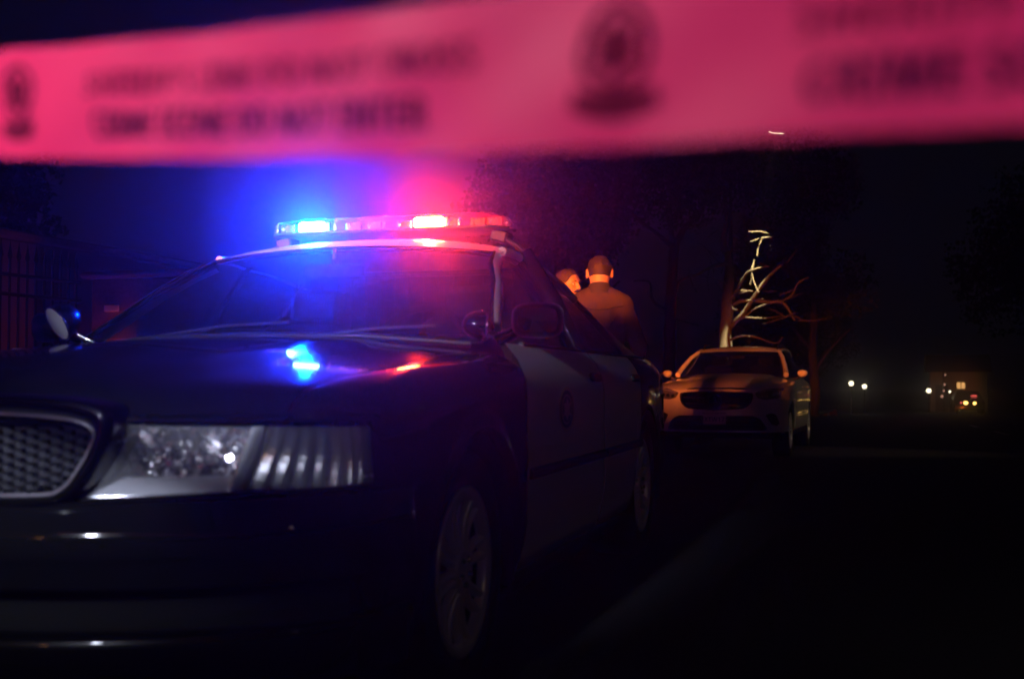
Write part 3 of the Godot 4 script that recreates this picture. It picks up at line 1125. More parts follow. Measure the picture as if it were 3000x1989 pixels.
## a hand hanging from the wrist: palm and five bent fingers; f points down the fingers, n out of the palm, t to the thumb side
func hand_prims(w: Vector3, f: Vector3, n: Vector3, t: Vector3) -> Array:
	var out := [cap(w - f * 0.02, w + f * 0.03, 0.026, 0.024, 0.012)]
	out.append(cap(w + f * 0.03 + t * 0.018, w + f * 0.085 + t * 0.024, 0.015, 0.014, 0.012))
	out.append(cap(w + f * 0.03 - t * 0.014, w + f * 0.085 - t * 0.024, 0.015, 0.013, 0.012))
	out.append(cap(w + f * 0.03, w + f * 0.088, 0.016, 0.014, 0.012))
	var lengths := [0.070, 0.078, 0.072, 0.056]
	for i in 4:
		var root: Vector3 = w + f * (0.090 - 0.004 * absf(i - 1.2)) + t * (0.030 - 0.020 * i)
		var k1: Vector3 = root + (f * 0.94 + n * 0.34) * lengths[i] * 0.45
		var k2: Vector3 = k1 + (f * 0.72 + n * 0.69) * lengths[i] * 0.32
		var k3: Vector3 = k2 + (f * 0.45 + n * 0.89) * lengths[i] * 0.26
		out.append(cap(root, k1, 0.0095, 0.0088, 0.004))
		out.append(cap(k1, k2, 0.0088, 0.0082, 0.004))
		out.append(cap(k2, k3, 0.0082, 0.0070, 0.004))
	var th := w + f * 0.03 + t * 0.030
	var th1 := th + (f * 0.62 + t * 0.62 + n * 0.35) * 0.042
	var th2 := th1 + (f * 0.85 + t * 0.1 + n * 0.5) * 0.036
	out.append(cap(th - t * 0.01, th1, 0.014, 0.0115, 0.008))
	out.append(cap(th1, th2, 0.0105, 0.0085, 0.004))
	return out

func head_prims(c: Vector3) -> Array:
	# c: the middle of the head; the face looks along +z
	var p := [
		ell(c + Vector3(0, 0.035, -0.012), Vector3(0.082, 0.086, 0.098), 0.02),
		ell(c + Vector3(0, -0.015, 0.018), Vector3(0.068, 0.092, 0.078), 0.03),
		ell(c + Vector3(0, -0.078, 0.034), Vector3(0.050, 0.036, 0.056), 0.03),
		ell(c + Vector3(0, -0.100, 0.072), Vector3(0.022, 0.018, 0.018), 0.02),
		ell(c + Vector3(0.040, -0.020, 0.066), Vector3(0.022, 0.018, 0.018), 0.02),
		ell(c + Vector3(-0.040, -0.020, 0.066), Vector3(0.022, 0.018, 0.018), 0.02),
		cap(c + Vector3(-0.034, 0.028, 0.082), c + Vector3(0.034, 0.028, 0.082), 0.012, 0.012, 0.018),
		ell(c + Vector3(0.031, 0.004, 0.096), Vector3(0.019, 0.013, 0.018), 0.014, Basis(), true),
		ell(c + Vector3(-0.031, 0.004, 0.096), Vector3(0.019, 0.013, 0.018), 0.014, Basis(), true),
		cap(c + Vector3(0, 0.018, 0.090), c + Vector3(0, -0.026, 0.112), 0.009, 0.012, 0.010),
		cap(c + Vector3(-0.011, -0.032, 0.100), c + Vector3(0.011, -0.032, 0.100), 0.008, 0.008, 0.006),
		cap(c + Vector3(-0.018, -0.066, 0.088), c + Vector3(0.018, -0.066, 0.088), 0.008, 0.008, 0.008),
		cap(c + Vector3(0, -0.04, -0.03), c + Vector3(0, -0.15, -0.024), 0.064, 0.068, 0.03),
	]
	for s in [1.0, -1.0]:
		p.append(ell(c + Vector3(s * 0.087, 0.0, -0.014), Vector3(0.009, 0.034, 0.021), 0.006, Basis(Vector3(0, 1, 0), s * 0.75)))
		p.append(ell(c + Vector3(s * 0.097, 0.0, -0.004), Vector3(0.006, 0.020, 0.011), 0.004, Basis(Vector3(0, 1, 0), s * 0.75), true))
	return p

func build_person(label: String, at: Vector3, turn: float, hair: String, look: float, tache: bool, tall: float, arms: Array) -> Node3D:
	var who := thing("person", label, "person", at, turn, "officers talking behind the patrol car")
	who.scale = Vector3.ONE * tall
	var c := Vector3(0, 1.655, 0.02)
	var torso := [
		ell(Vector3(0, 1.29, -0.005), Vector3(0.172, 0.20, 0.118), 0.06),
		ell(Vector3(0, 1.08, 0.0), Vector3(0.165, 0.17, 0.115), 0.06),
		ell(Vector3(0, 0.94, 0.0), Vector3(0.175, 0.12, 0.125), 0.06),
		cap(Vector3(0.035, 1.515, -0.02), Vector3(0.16, 1.44, -0.01), 0.048, 0.056, 0.06),
		cap(Vector3(-0.035, 1.515, -0.02), Vector3(-0.16, 1.44, -0.01), 0.048, 0.056, 0.06),
	]
	var limb := []
	var hands := []
	for i in 2:
		var s := 1.0 if i == 0 else -1.0
		var a: Array = arms[i]
		var sh := Vector3(s * 0.160, 1.42, -0.01)
		limb.append(cap(sh, a[0], 0.060, 0.043, 0.03))
		limb.append(cap(a[0], a[1], 0.043, 0.030, 0.02))
		var f: Vector3 = (a[1] - a[0]).normalized()
		var n := f.cross(Vector3(0, 0, 1)).cross(f)
		n = (Vector3(-s, 0, 0.2) - f * Vector3(-s, 0, 0.2).dot(f)).normalized()
		var t := n.cross(f) * s
		hands.append(hand_prims(a[1] + f * 0.02, f, n, -t if t.z < 0 else t))
	var legs := []
	for s in [1.0, -1.0]:
		legs.append(cap(Vector3(s * 0.095, 0.92, 0), Vector3(s * 0.115, 0.50, 0.015), 0.098, 0.060, 0.04))
		legs.append(cap(Vector3(s * 0.115, 0.50, 0.015), Vector3(s * 0.125, 0.10, -0.02), 0.058, 0.042, 0.03))
	var feet := []
	for s in [1.0, -1.0]: feet.append(cap(Vector3(s * 0.125, 0.055, -0.03), Vector3(s * 0.15, 0.04, 0.15), 0.042, 0.034, 0.03))
	# head turned by look about the neck
	var head := head_prims(c)
	var turned := Basis(Vector3(0, 1, 0), look)
	var piv := Vector3(0, 1.5, -0.02)
	for p in head:
		if p.has("a"):
			p.a = piv + turned * (p.a - piv)
			p.b = piv + turned * (p.b - piv)
		else:
			p.c = piv + turned * (p.c - piv)
			p.turn = turned * p.turn
			p.q = p.turn.inverse()
	# one continuous body
	var st := begin()
	add_nets(st, torso + limb + legs + feet, 0.022, func(q: Vector3): return q.y < 1.54)
	add_nets(st, head, 0.0048)
	for h in hands: add_nets(st, h, 0.005)
	part(who, "body", finish(st), M.skin)
	# clothes: a little larger than the body
	var puff := func(list: Array, d: float) -> Array:
		var out := []
		for p in list:
			var q: Dictionary = p.duplicate()
			if q.has("a"):
				q.ra += d
				q.rb += d
			else:
				q.r += Vector3.ONE * d
			out.append(q)
		return out
	var shirt: Array = puff.call(torso + limb, 0.014)
	# folds across the back and sleeves
	for fo in [[Vector3(-0.12, 1.36, -0.135), Vector3(-0.03, 1.22, -0.142)], [Vector3(-0.15, 1.30, -0.125), Vector3(-0.07, 1.16, -0.135)], [Vector3(0.13, 1.34, -0.13), Vector3(0.06, 1.20, -0.142)], [Vector3(0.0, 1.12, -0.132), Vector3(0.10, 1.08, -0.125)], [Vector3(-0.02, 1.07, -0.132), Vector3(-0.12, 1.12, -0.12)]]:
		shirt.append(cap(fo[0], fo[1], 0.007, 0.005, 0.012))
	var e0: Vector3 = arms[0][1]
	var e1: Vector3 = arms[1][1]
	part(who, "shirt", nets(shirt, 0.0145, func(q: Vector3): return q.y > 1.0 and q.y < 1.565 or absf(q.x) > 0.2 and q.y > 0.9 and q.distance_to(e0) > 0.03 and q.distance_to(e1) > 0.03), M.shirt_tan)
	# yoke seam, back pleats and shoulder straps
	var yoke := []
	for k in range(-8, 9):
		var q := k / 8.0
		yoke.append(Vector3(q * 0.165, 1.405 - 0.012 * cos(q * PI), -0.118 + 0.030 * q * q - 0.012))
	part(who, "yoke_seam", tube(yoke, 0.004, 5), M.collar_dark)
	for sx in [-0.075, 0.075]: part(who, "back_pleat", tube([Vector3(sx, 1.40, -0.131), Vector3(sx * 0.95, 1.25, -0.139), Vector3(sx * 0.9, 1.08, -0.132)], 0.0035, 5), M.collar_dark)
	for sx in [-1.0, 1.0]: part(who, "shoulder_strap", tube([Vector3(sx * 0.075, 1.545, -0.018), Vector3(sx * 0.12, 1.525, -0.014), Vector3(sx * 0.175, 1.487, -0.01)], 0.016, 6, true, 0.35), M.shirt_tan)
	var collar := []
	for k in 25:
		var a := TAU * k / 24
		var rx := 0.076
		var d := Vector3(sin(a) * rx, 0, cos(a) * (rx + 0.004))
		collar.append([Vector3(0, 1.515, -0.020) + d * 1.12, Vector3(0, 1.540 + 0.012 * -cos(a), -0.020) + d * 1.07, Vector3(0, 1.568 - 0.020 * cos(a), -0.022) + d, Vector3(0, 1.57 - 0.020 * cos(a), -0.022) + d * 0.93])
	part(who, "collar", sheet(collar), M.collar_dark)
	part(who, "trousers", nets(puff.call(legs, 0.016) + [ell(Vector3(0, 0.955, 0), Vector3(0.185, 0.115, 0.135), 0.05)], 0.022, func(q: Vector3): return q.y < 1.04), M.trousers_green)
	part(who, "shoes", nets(puff.call(feet, 0.008), 0.018), M.leather_black)
	var belt := part(who, "belt", lathe([[0.172, 0.995], [0.186, 0.998], [0.188, 1.04], [0.172, 1.045]], 32, Transform3D(Basis(Vector3(1, 0, 0), Vector3(0, 1, 0), Vector3(0, 0, 0.76)), Vector3.ZERO)), M.leather_black)
	part(belt, "holster", box(Vector3(0.04, 0.22, 0.09), 0.012), M.leather_black, Vector3(-0.205, 0.95, 0.0))
	part(belt, "radio_pouch", box(Vector3(0.06, 0.13, 0.04), 0.008), M.leather_black, Vector3(-0.10, 1.02, -0.145))
	part(belt, "cuff_case", box(Vector3(0.09, 0.09, 0.035), 0.01), M.leather_black, Vector3(0.04, 1.01, -0.15))
	part(belt, "reflective_tag", box(Vector3(0.028, 0.024, 0.003), 0.001), M.plate_white, Vector3(-0.115, 1.055, -0.168))
	# hair: cap over the skull with the hairline cut away
	var hp := []
	var grow := 0.005 if hair == "hair_brown" else 0.003
	hp.append(ell(c + Vector3(0, 0.035, -0.012), Vector3(0.082, 0.086, 0.098) + Vector3.ONE * grow, 0.01))
	hp.append(ell(c + Vector3(0, -0.02, -0.045), Vector3(0.066, 0.06, 0.062) + Vector3.ONE * grow, 0.02))
	# locks that break up the smooth cap
	var r2 := RandomNumberGenerator.new()
	r2.seed = 9 if tache else 8
	for k in 70:
		var a := r2.randf() * TAU
		var b := r2.randf_range(-0.1, 1.4)
		var d := Vector3(cos(a) * cos(b), sin(b), sin(a) * cos(b))
		hp.append(ell(c + Vector3(0, 0.035, -0.012) + d * Vector3(0.080, 0.086, 0.098), Vector3(0.011, 0.008, 0.011) * (1.25 if tache else 0.9), 0.006))
	hp.append(ell(c + Vector3(0, -0.02, 0.10), Vector3(0.088, 0.105, 0.080), 0.012, Basis(), true))
	hp.append(ell(c + Vector3(0, -0.125, -0.06), Vector3(0.12, 0.092 if tache else 0.118, 0.12), 0.012, Basis(), true))
	for s in [1.0, -1.0]: hp.append(ell(c + Vector3(s * 0.085, -0.012, -0.006), Vector3(0.03, 0.042, 0.028), 0.01, Basis(), true))
	var hm := part(who, "hair", nets(hp, 0.0055), M[hair])
	hm.transform = Transform3D(turned, piv - turned * piv)
	# face details, turned with the head
	for s in [1.0, -1.0]:
		var eye := part(who, "eye", ball(Vector3(0.012, 0.0085, 0.010), 14), M.eye_white, piv + turned * (c + Vector3(s * 0.031, 0.004, 0.077) - piv), Vector3(0, look, 0))
		part(eye, "iris", ball(Vector3(0.0055, 0.0058, 0.003), 10), M.eye_iris, Vector3(0.002, 0, 0.0085))
		var brow := part(who, "eyebrow", tube([Vector3(s * 0.014, 0.023, 0.097), Vector3(s * 0.032, 0.029, 0.094), Vector3(s * 0.050, 0.022, 0.080)], [0.0045, 0.0048, 0.003], 6, true, 0.8), M.hair_dark, piv + turned * (c - piv), Vector3(0, look, 0))
		brow.name = "eyebrow" if s > 0 else "eyebrow_001"
	part(who, "lips", tube([Vector3(-0.022, -0.067, 0.086), Vector3(0, -0.064, 0.097), Vector3(0.022, -0.067, 0.086)], [0.003, 0.006, 0.003], 6), M.lip, piv + turned * (c - piv), Vector3(0, look, 0))
	if tache:
		part(who, "moustache", tube([Vector3(-0.034, -0.062, 0.082), Vector3(-0.016, -0.050, 0.101), Vector3(0.016, -0.050, 0.101), Vector3(0.034, -0.062, 0.082)], [0.005, 0.0105, 0.0105, 0.005], 8), M.hair_dark, piv + turned * (c - piv), Vector3(0, look, 0))
	return who

# ---------------------------------------------------------------- the parked white vehicle (x to its left, u backwards from the front axle)
const SV_NOSE := [[0.0, -0.86], [0.3, -0.845], [0.5, -0.81], [0.65, -0.75], [0.78, -0.65], [0.88, -0.50], [0.925, -0.35]]
const SV_W := [[-0.5, 0.88], [-0.35, 0.92], [0.0, 0.94], [1.5, 0.945], [2.6, 0.945], [3.1, 0.93], [3.5, 0.87], [3.72, 0.78]]
const SV_RX := [[0.55, 0.80], [0.85, 0.75], [1.10, 0.695], [1.38, 0.625], [2.0, 0.64], [2.8, 0.62], [3.2, 0.60], [3.6, 0.68]]
const SV_RY := [[0.55, 1.13], [0.85, 1.28], [1.10, 1.40], [1.38, 1.495], [2.0, 1.545], [2.8, 1.52], [3.2, 1.46], [3.6, 1.10]]

func sv_side(y: float, u: float) -> float:
	var w := spl(SV_W, u)
	if y > 0.92: w -= 0.09 * pow((y - 0.92) / 0.16, 2.0)
	elif y < 0.55: w -= 0.04 * pow((0.55 - y) / 0.25, 2.0)
	w -= 0.012 * exp(-pow((y - 0.62) / 0.06, 2.0))
	w += 0.008 * exp(-pow((y - 0.93) / 0.03, 2.0))
	return w

func sv_arch(u: float) -> float:
	for c in [0.0, 2.87]:
		var d := absf(u - c)
		if d < 0.41: return 0.36 + sqrt(0.41 * 0.41 - d * d)
	return 0.28

func sv_nose(x: float, y: float, out := 0.0) -> Vector3:
	var ax := absf(x)
	var lean: float = spl([[0.3, 0.05], [0.45, 0.0], [0.62, -0.02], [0.75, -0.015], [0.9, 0.03], [1.0, 0.12]], y)
	return V(x, y, spl(SV_NOSE, ax) + lean - out)

func sv_hood_y(x: float, u: float) -> float:
	var ax := absf(x)
	var y := spl([[-0.80, 0.955], [-0.6, 1.02], [-0.2, 1.085], [0.3, 1.135], [0.62, 1.155]], u) - 0.075 * pow(ax / 0.86, 2.4)
	var crease := spl([[-0.8, 0.40], [0.6, 0.60]], u)
	return y + 0.022 * smoothstep(crease + 0.05, crease - 0.03, ax)

func nose_patch(outline: Array, out_: float) -> ArrayMesh:
	# a plate following the nose, from an outline of [x, y]: rows from one side of the outline to the other
	var lo := INF
	var hi := -INF
	for p in outline:
		lo = minf(lo, p[1])
		hi = maxf(hi, p[1])
	var rows := []
	for y in fr(lo + 0.0005, hi - 0.0005, 12):
		var x0 := INF
		var x1 := -INF
		for i in outline.size():
			var a: Array = outline[i]
			var b: Array = outline[(i + 1) % outline.size()]
			if (a[1] <= y) != (b[1] <= y):
				var x: float = lerpf(a[0], b[0], (y - a[1]) / (b[1] - a[1]))
				x0 = minf(x0, x)
				x1 = maxf(x1, x)
		var row := [sv_nose(x0, y, out_ - 0.03)]
		for x in fr(x0, x1, 16): row.append(sv_nose(x, y, out_))
		row.append(sv_nose(x1, y, out_ - 0.03))
		rows.append(row)
	return sheet(rows)

func build_suv() -> void:
	var car := thing("parked_car", "white sport utility car parked under the trees with its lamps off", "car", Vector3(3.05, ground_at(3.05, -16.9), -16.9), -deg_to_rad(19.0))
	var rows := []
	for t in fr(0.0, 1.0, 18):
		var row := []
		for k in range(-20, 21):
			var x := 0.86 * k / 20.0
			var u := lerpf(spl(SV_NOSE, absf(x)) + 0.10, 0.56 + 0.10 * pow(x / 0.86, 2.0), t)
			row.append(V(x, sv_hood_y(x, u) - 0.03 * exp(-t * 14.0), u))
		rows.append(row)
	part(car, "hood", sheet(rows), M.white_paint)
	# front
	rows = []
	for y in [0.945, 0.92, 0.88, 0.80, 0.70, 0.62, 0.56, 0.50, 0.44, 0.39, 0.36]:
		var row := []
		for i in range(-24, 25):
			var x := 0.925 * sin(PI / 2 * i / 24.0)
			row.append(sv_nose(x, y - 0.02 * pow(absf(x) / 0.9, 2.0) * (1.0 if y > 0.9 else 0.0), 0.02 if y < 0.66 else 0.0))
		rows.append(row)
	part(car, "bumper", sheet(rows), M.white_paint)
	var go := whole_outline(smooth_outline([[0.0, 0.915], [0.36, 0.912], [0.47, 0.90], [0.50, 0.865], [0.485, 0.78], [0.42, 0.70], [0.30, 0.668], [0.0, 0.655]], 28))
	var g := part(car, "grille", nose_patch(go, 0.012), M.gloss_black)
	var gi := []
	for p in go: gi.append([p[0] * 0.955, 0.79 + (p[1] - 0.79) * 0.90])
	var bead := []
	for p in gi: bead.append(sv_nose(p[0], p[1], 0.018))
	bead.append(bead[0])
	part(g, "surround", tube(bead, 0.008, 6, false), M.steel_dark)
	for y in [0.83, 0.75]:
		var half := 0.44 if y > 0.8 else 0.40
		for s in [1.0, -1.0]:
			var sl := []
			for x in fr(0.15, half, 6): sl.append(sv_nose(s * x, y, 0.026))
			part(g, "slat", tube(sl, 0.013, 8, true, 0.7), M.steel_dark)
	var em := Node3D.new()
	em.name = "emblem"
	car.add_child(em)
	em.position = sv_nose(0, 0.79, 0.04)
	part(em, "ring", lathe([[0.098, 0], [0.092, 0.010], [0.084, 0.008], [0.084, 0]], 28, Transform3D(Basis(Vector3(1, 0, 0), PI / 2), Vector3.ZERO)), M.steel_dark)
	for k in 3:
		var a := PI / 2 + TAU * k / 3
		part(em, "spoke", tube([Vector3.ZERO, Vector3(cos(a), sin(a), 0) * 0.088], [0.016, 0.003], 4), M.chrome if k == 2 else M.steel_dark)
	part(em, "boss", ball(Vector3(0.010, 0.010, 0.008), 10), M.chrome)
	# lamps, vents, lower mouth
	for s in [1.0, -1.0]:
		var lo := [[0.52, 0.895], [0.60, 0.925], [0.72, 0.955], [0.81, 0.955], [0.845, 0.92], [0.845, 0.85], [0.80, 0.81], [0.66, 0.80], [0.56, 0.82]]
		var ls := []
		for p in lo: ls.append([s * p[0], p[1]])
		var hl := part(car, "headlight", nose_patch(ls, 0.008), M.suv_lamp)
		var clear := []
		for p in lo: clear.append([s * (0.69 + (p[0] - 0.69) * 0.96), 0.875 + (p[1] - 0.875) * 0.94])
		for k in 3:
			var q := sv_nose(s * (0.60 + k * 0.075), 0.845 + k * 0.008, 0.012)
			part(hl, "projector", lathe([[0.024, 0.0], [0.026, 0.010], [0.02, 0.012], [0.012, 0.018], [0.0, 0.020]], 16, Transform3D(Basis(Vector3(1, 0, 0), PI / 2), Vector3.ZERO)), M.chrome, q)
		var dr := []
		for p in [[0.56, 0.895], [0.66, 0.925], [0.79, 0.935], [0.825, 0.91], [0.825, 0.86]]: dr.append(sv_nose(s * p[0], p[1], 0.014))
		part(hl, "running_light", tube(dr, 0.007, 6), M.lamp_grey)
		var vs := []
		for p in [[0.66, 0.60], [0.74, 0.62], [0.79, 0.60], [0.83, 0.48], [0.80, 0.45], [0.74, 0.46]]: vs.append([s * p[0], p[1]])
		part(car, "side_vent", nose_patch(vs, 0.032), M.black_plastic)
	part(car, "lower_intake", nose_patch(whole_outline([[0.0, 0.585], [0.50, 0.585], [0.60, 0.54], [0.68, 0.41], [0.66, 0.385], [0.0, 0.385]]), 0.034), M.black_plastic)
	for y in [0.50, 0.445]:
		var sl := []
		for x in fr(-0.56, 0.56, 10): sl.append(sv_nose(x, y, 0.050))
		part(car, "intake_bar", tube(sl, 0.008, 6), M.gloss_black)
	# number plate
	var pl := part(car, "number_plate", box(Vector3(0.305, 0.152, 0.006), 0.002), M.plate_white, sv_nose(0.0, 0.545, 0.075), Vector3(-0.06, 0, 0))
	part(pl, "characters", text_mesh("8XTW171", 0.062, 0.002, true, false, false), M.plate_blue, Vector3(0, -0.008, 0.0045))
	part(pl, "plate_frame", tube([Vector3(-0.155, -0.078, 0.002), Vector3(0.155, -0.078, 0.002), Vector3(0.155, 0.078, 0.002), Vector3(-0.155, 0.078, 0.002), Vector3(-0.155, -0.078, 0.002)], 0.006, 6, false), M.chrome)
	# sides
	for s in [1.0, -1.0]:
		rows = []
		for u in fr(-0.50, 0.50, 24):
			var w := spl(SV_W, u)
			var yt := sv_hood_y(0.86, u)
			var row := []
			for k in 7:
				var a := PI / 2 * k / 6
				row.append(V(s * (0.862 + maxf(0.0, w - 0.862) * sin(a)), yt - 0.07 * (1.0 - cos(a)), u))
			var yb := maxf(0.34, sv_arch(u))
			for k in 10:
				var y := lerpf(yt - 0.07, minf(yb, yt - 0.072), (k + 1) / 10.0)
				row.append(V(s * (sv_side(minf(y, 0.92), u)), y, u))
			var e: Vector3 = row[row.size() - 1]
			row.append(e + Vector3(-s * 0.05, 0, 0))
			rows.append(row)
		part(car, "fender", sheet(rows), M.white_paint)
		for d in [[0.51, 1.62], [1.63, 2.62]]:
			rows = []
			for u in fr(d[0], d[1], 14):
				var row := []
				for y in fr(1.10, maxf(0.36, sv_arch(u)), 14): row.append(V(s * sv_side(y, u), y, u))
				rows.append(row)
			var o := part(car, "door", sheet(rows), M.white_paint)
			part(o, "handle", box(Vector3(0.02, 0.03, 0.2), 0.008), M.white_paint, V(s * (sv_side(0.96, d[1] - 0.18) + 0.008), 0.96, d[1] - 0.18))
		rows = []
		for u in fr(2.63, 3.72, 20):
			var row := []
			for y in fr(1.10, maxf(0.36, sv_arch(u)), 14): row.append(V(s * sv_side(y, u), y, u))
			rows.append(row)
		part(car, "quarter_panel", sheet(rows), M.white_paint)
		var sill := []
		for u in fr(0.40, 2.47, 8): sill.append([V(s * sv_side(0.37, u), 0.365, u), V(s * (sv_side(0.36, u) - 0.01), 0.29, u), V(s * 0.78, 0.26, u)])
		part(car, "sill_panel", sheet(sill), M.black_plastic)
		var pil := []
		for u in [0.58, 0.85, 1.10, 1.38]: pil.append(V(spl(SV_RX, u), spl(SV_RY, u), u))
		part(car, "front_pillar", tube(pil, [0.04, 0.036, 0.032, 0.03], 10), M.white_paint).scale.x = s
		var rail := []
		for u in fr(1.38, 3.2, 12): rail.append(V(spl(SV_RX, u), spl(SV_RY, u), u))
		part(car, "roof_rail", tube(rail, 0.025, 8), M.white_paint).scale.x = s
		var gl := []
		for u in fr(0.80, 3.3, 20):
			var top := V(spl(SV_RX, u) - 0.005, spl(SV_RY, u) - 0.025, u)
			var bot := V(sv_side(1.10, u) - 0.02, 1.11, u)
			var row := []
			for t in fr(0.0, 1.0, 4): row.append(bot.lerp(top, t) + Vector3(0.012 * sin(t * PI), 0, 0))
			gl.append(row)
		part(car, "side_window", sheet(gl), M.side_glass).scale.x = s
		var mr := Node3D.new()
		mr.name = "door_mirror"
		car.add_child(mr, true)
		mr.scale.x = s
		var shell := []
		for k in fr(0.0, 1.0, 6):
			var ring := []
			var sz := sqrt(maxf(0.0, 1.0 - pow(k, 2.2))) * 0.97 + 0.03
			for j in 14:
				var a := TAU * j / 14
				ring.append(V(1.005 + cos(a) * (0.088 - 0.03 * (0.5 - 0.5 * sin(a))) * sz - k * 0.015, 1.165 + sin(a) * 0.058 * sz, 0.86 - k * 0.10))
			shell.append(ring)
		part(mr, "shell", sheet(shell, true), M.white_paint)
		part(mr, "arm", tube([V(0.96, 1.11, 0.83), V(0.88, 1.085, 0.84)], 0.022, 6), M.black_plastic)
		var gf := begin()
		fan(gf, shell[0])
		part(mr, "mirror_glass", finish(gf), M.chrome)
		wheel_mesh_parts(car, V(s * 0.80, 0.365, 0.0), s, 0.365, 0.24, 10, 0.25)
		wheel_mesh_parts(car, V(s * 0.80, 0.365, 2.87), s, 0.365, 0.24, 10, 0.25)
		for c in [0.0, 2.87]:
			var liner := []
			for a in fr(-0.2, PI + 0.2, 14): liner.append([V(s * 0.91, 0.36 + sin(a) * 0.408, c - cos(a) * 0.408), V(s * 0.55, 0.36 + sin(a) * 0.408, c - cos(a) * 0.408), V(s * 0.55, 0.36, c)])
			part(car, "wheel_well", sheet(liner), M.trim_rubber)
	rows = []
	for u in fr(1.33, 3.25, 16):
		var row := []
		for k in range(-10, 11):
			var q := k / 10.0
			row.append(V(q * spl(SV_RX, u), lerpf(spl([[1.33, 1.51], [1.6, 1.575], [2.2, 1.61], [2.9, 1.58], [3.25, 1.49]], u), spl(SV_RY, u) + 0.012, pow(absf(q), 2.6)), u + 0.05 * q * q * (1.0 if u < 1.5 else 0.0)))
		rows.append(row)
	part(car, "roof", sheet(rows), M.white_paint)
	for s in [1.0, -1.0]:
		var bar := [V(s * 0.565, 1.545, 1.55), V(s * 0.57, 1.61, 1.66), V(s * 0.575, 1.635, 2.2), V(s * 0.56, 1.60, 2.95), V(s * 0.55, 1.53, 3.05)]
		part(car, "roof_bar", tube(bar, 0.014, 8), M.black_plastic)
	rows = []
	for t in fr(0.0, 1.0, 6):
		var row := []
		for k in range(-8, 9):
			var q := k / 8.0
			row.append(V(q * 0.79, 1.155 - 0.02 * q * q, 0.56 + 0.12 * q * q).lerp(V(q * 0.61, 1.508 - 0.02 * q * q, 1.325 + 0.055 * q * q), t))
		rows.append(row)
	part(car, "windshield", sheet(rows), M.windshield)
	rows = []
	for t in fr(0.0, 1.0, 6):
		var row := []
		for k in range(-8, 9):
			var q := k / 8.0
			row.append(V(q * 0.58, 1.485, 3.26).lerp(V(q * 0.70, 1.09, 3.68 - 0.06 * q * q), t))
		rows.append(row)
	part(car, "rear_window", sheet(rows), M.side_glass)
	rows = []
	for p in [[1.10, 3.70], [0.9, 3.74], [0.7, 3.76], [0.5, 3.78], [0.36, 3.72]]:
		var row := []
		for k in range(-8, 9):
			var q := k / 8.0
			row.append(V(q * 0.78, p[0], p[1] - 0.10 * q * q))
		rows.append(row)
	part(car, "tailgate", sheet(rows), M.white_paint)
	part(car, "underbody", box(Vector3(1.5, 0.06, 4.2), 0.02), M.trim_rubber, V(0, 0.30, 1.45))
	part(car, "dashboard", box(Vector3(1.4, 0.25, 0.4), 0.05), M.interior, V(0, 1.0, 0.98))
	for s in [1.0, -1.0]:
		var seat := begin()
		add_box(seat, Vector3(0.5, 0.62, 0.14), V(s * 0.36, 1.0, 1.75), Basis(Vector3(1, 0, 0), -0.2), 0.05)
		add_box(seat, Vector3(0.26, 0.17, 0.09), V(s * 0.36, 1.36, 1.80), Basis(), 0.035)
		part(car, "front_seat", finish(seat), M.seat_cloth)
	part(car, "rear_view_mirror", box(Vector3(0.22, 0.06, 0.02), 0.008), M.black_plastic, V(0, 1.42, 1.24))

# ---------------------------------------------------------------- the street: it runs off to the right at 17 degrees and falls gently
const RC := 0.9563
const RS := 0.2924

func along(x: float, z: float) -> float:
	return x * RS - z * RC

func ground_at(x: float, z: float) -> float:
	return -0.0155 * clampf(along(x, z) - 4.0, 0.0, 150.0)

func street(lat: float, far: float, y := 0.0) -> Vector3:
	var x := lat * RC + far * RS
	var z := lat * RS - far * RC
	return Vector3(x, ground_at(x, z) + y, z)

func strip(l0: float, l1: float, f0: float, f1: float, n: int, y: float, across := 6) -> ArrayMesh:
	var rows := []
	for i in n + 1:
		var f := lerpf(f0, f1, pow(float(i) / n, 1.6))
		var row := []
		for l in fr(l0, l1, across): row.append(street(l, f, y))
		rows.append(row)
	return sheet(rows)

func build_ground() -> void:
	setting("ground", strip(-300, 300, -60, 420, 60, -0.02, 40), M.soil)
	setting("road", strip(-3.0, 9.0, -40, 300, 60, 0.0), M.asphalt)
	setting("pavement", strip(-6.4, -3.16, -40, 160, 60, 0.125), M.concrete)
	var kr := []
	for i in 61:
		var f := lerpf(-40, 160, pow(i / 60.0, 1.6))
		kr.append([street(-3.0, f, -0.01), street(-3.005, f, 0.10), street(-3.025, f, 0.127), street(-3.155, f, 0.129), street(-3.16, f, 0.0)])
	setting("kerb", sheet(kr), M.concrete)
	for f in [-10.0, -2.0, 6.0, 14.0, 22.0, 30.0, 38.0]:
		setting("lane_marking", strip(2.95, 3.07, f, f + 3.0, 4, 0.005, 1), M.cone_white)

# ---------------------------------------------------------------- barrier tape across the view
const T0 := Vector3(-0.368, 1.0052, -0.85)
const T1 := Vector3(0.188, 0.9384, -0.434)
const TAPE_W := 0.0765

func tape_at(s: float, v: float, lift := 0.0) -> Vector3:
	# s along the tape (0 and 1 at the sides of the picture), v up its width
	var p := T0.lerp(T1, s)
	var d := (T1 - T0).normalized()
	var n := Vector3(d.z, 0, -d.x) * -1.0
	n = Vector3(-0.599, 0, 0.8).normalized()
	var lean := 0.10 * sin(s * 3.1 + 0.6)
	var up := (Vector3.UP - d * d.y).normalized().rotated(d, lean)
	p.y -= 0.006 * sin(clampf(s, 0.0, 1.0) * PI)
	return p + up * (v * TAPE_W) + n * (lift + 0.0022 * sin(s * 9.0 + v * 2.0) + 0.0012 * sin(s * 31.0 - v * 5.0) + 0.0008 * sin(s * 57.0 + v * 11.0))

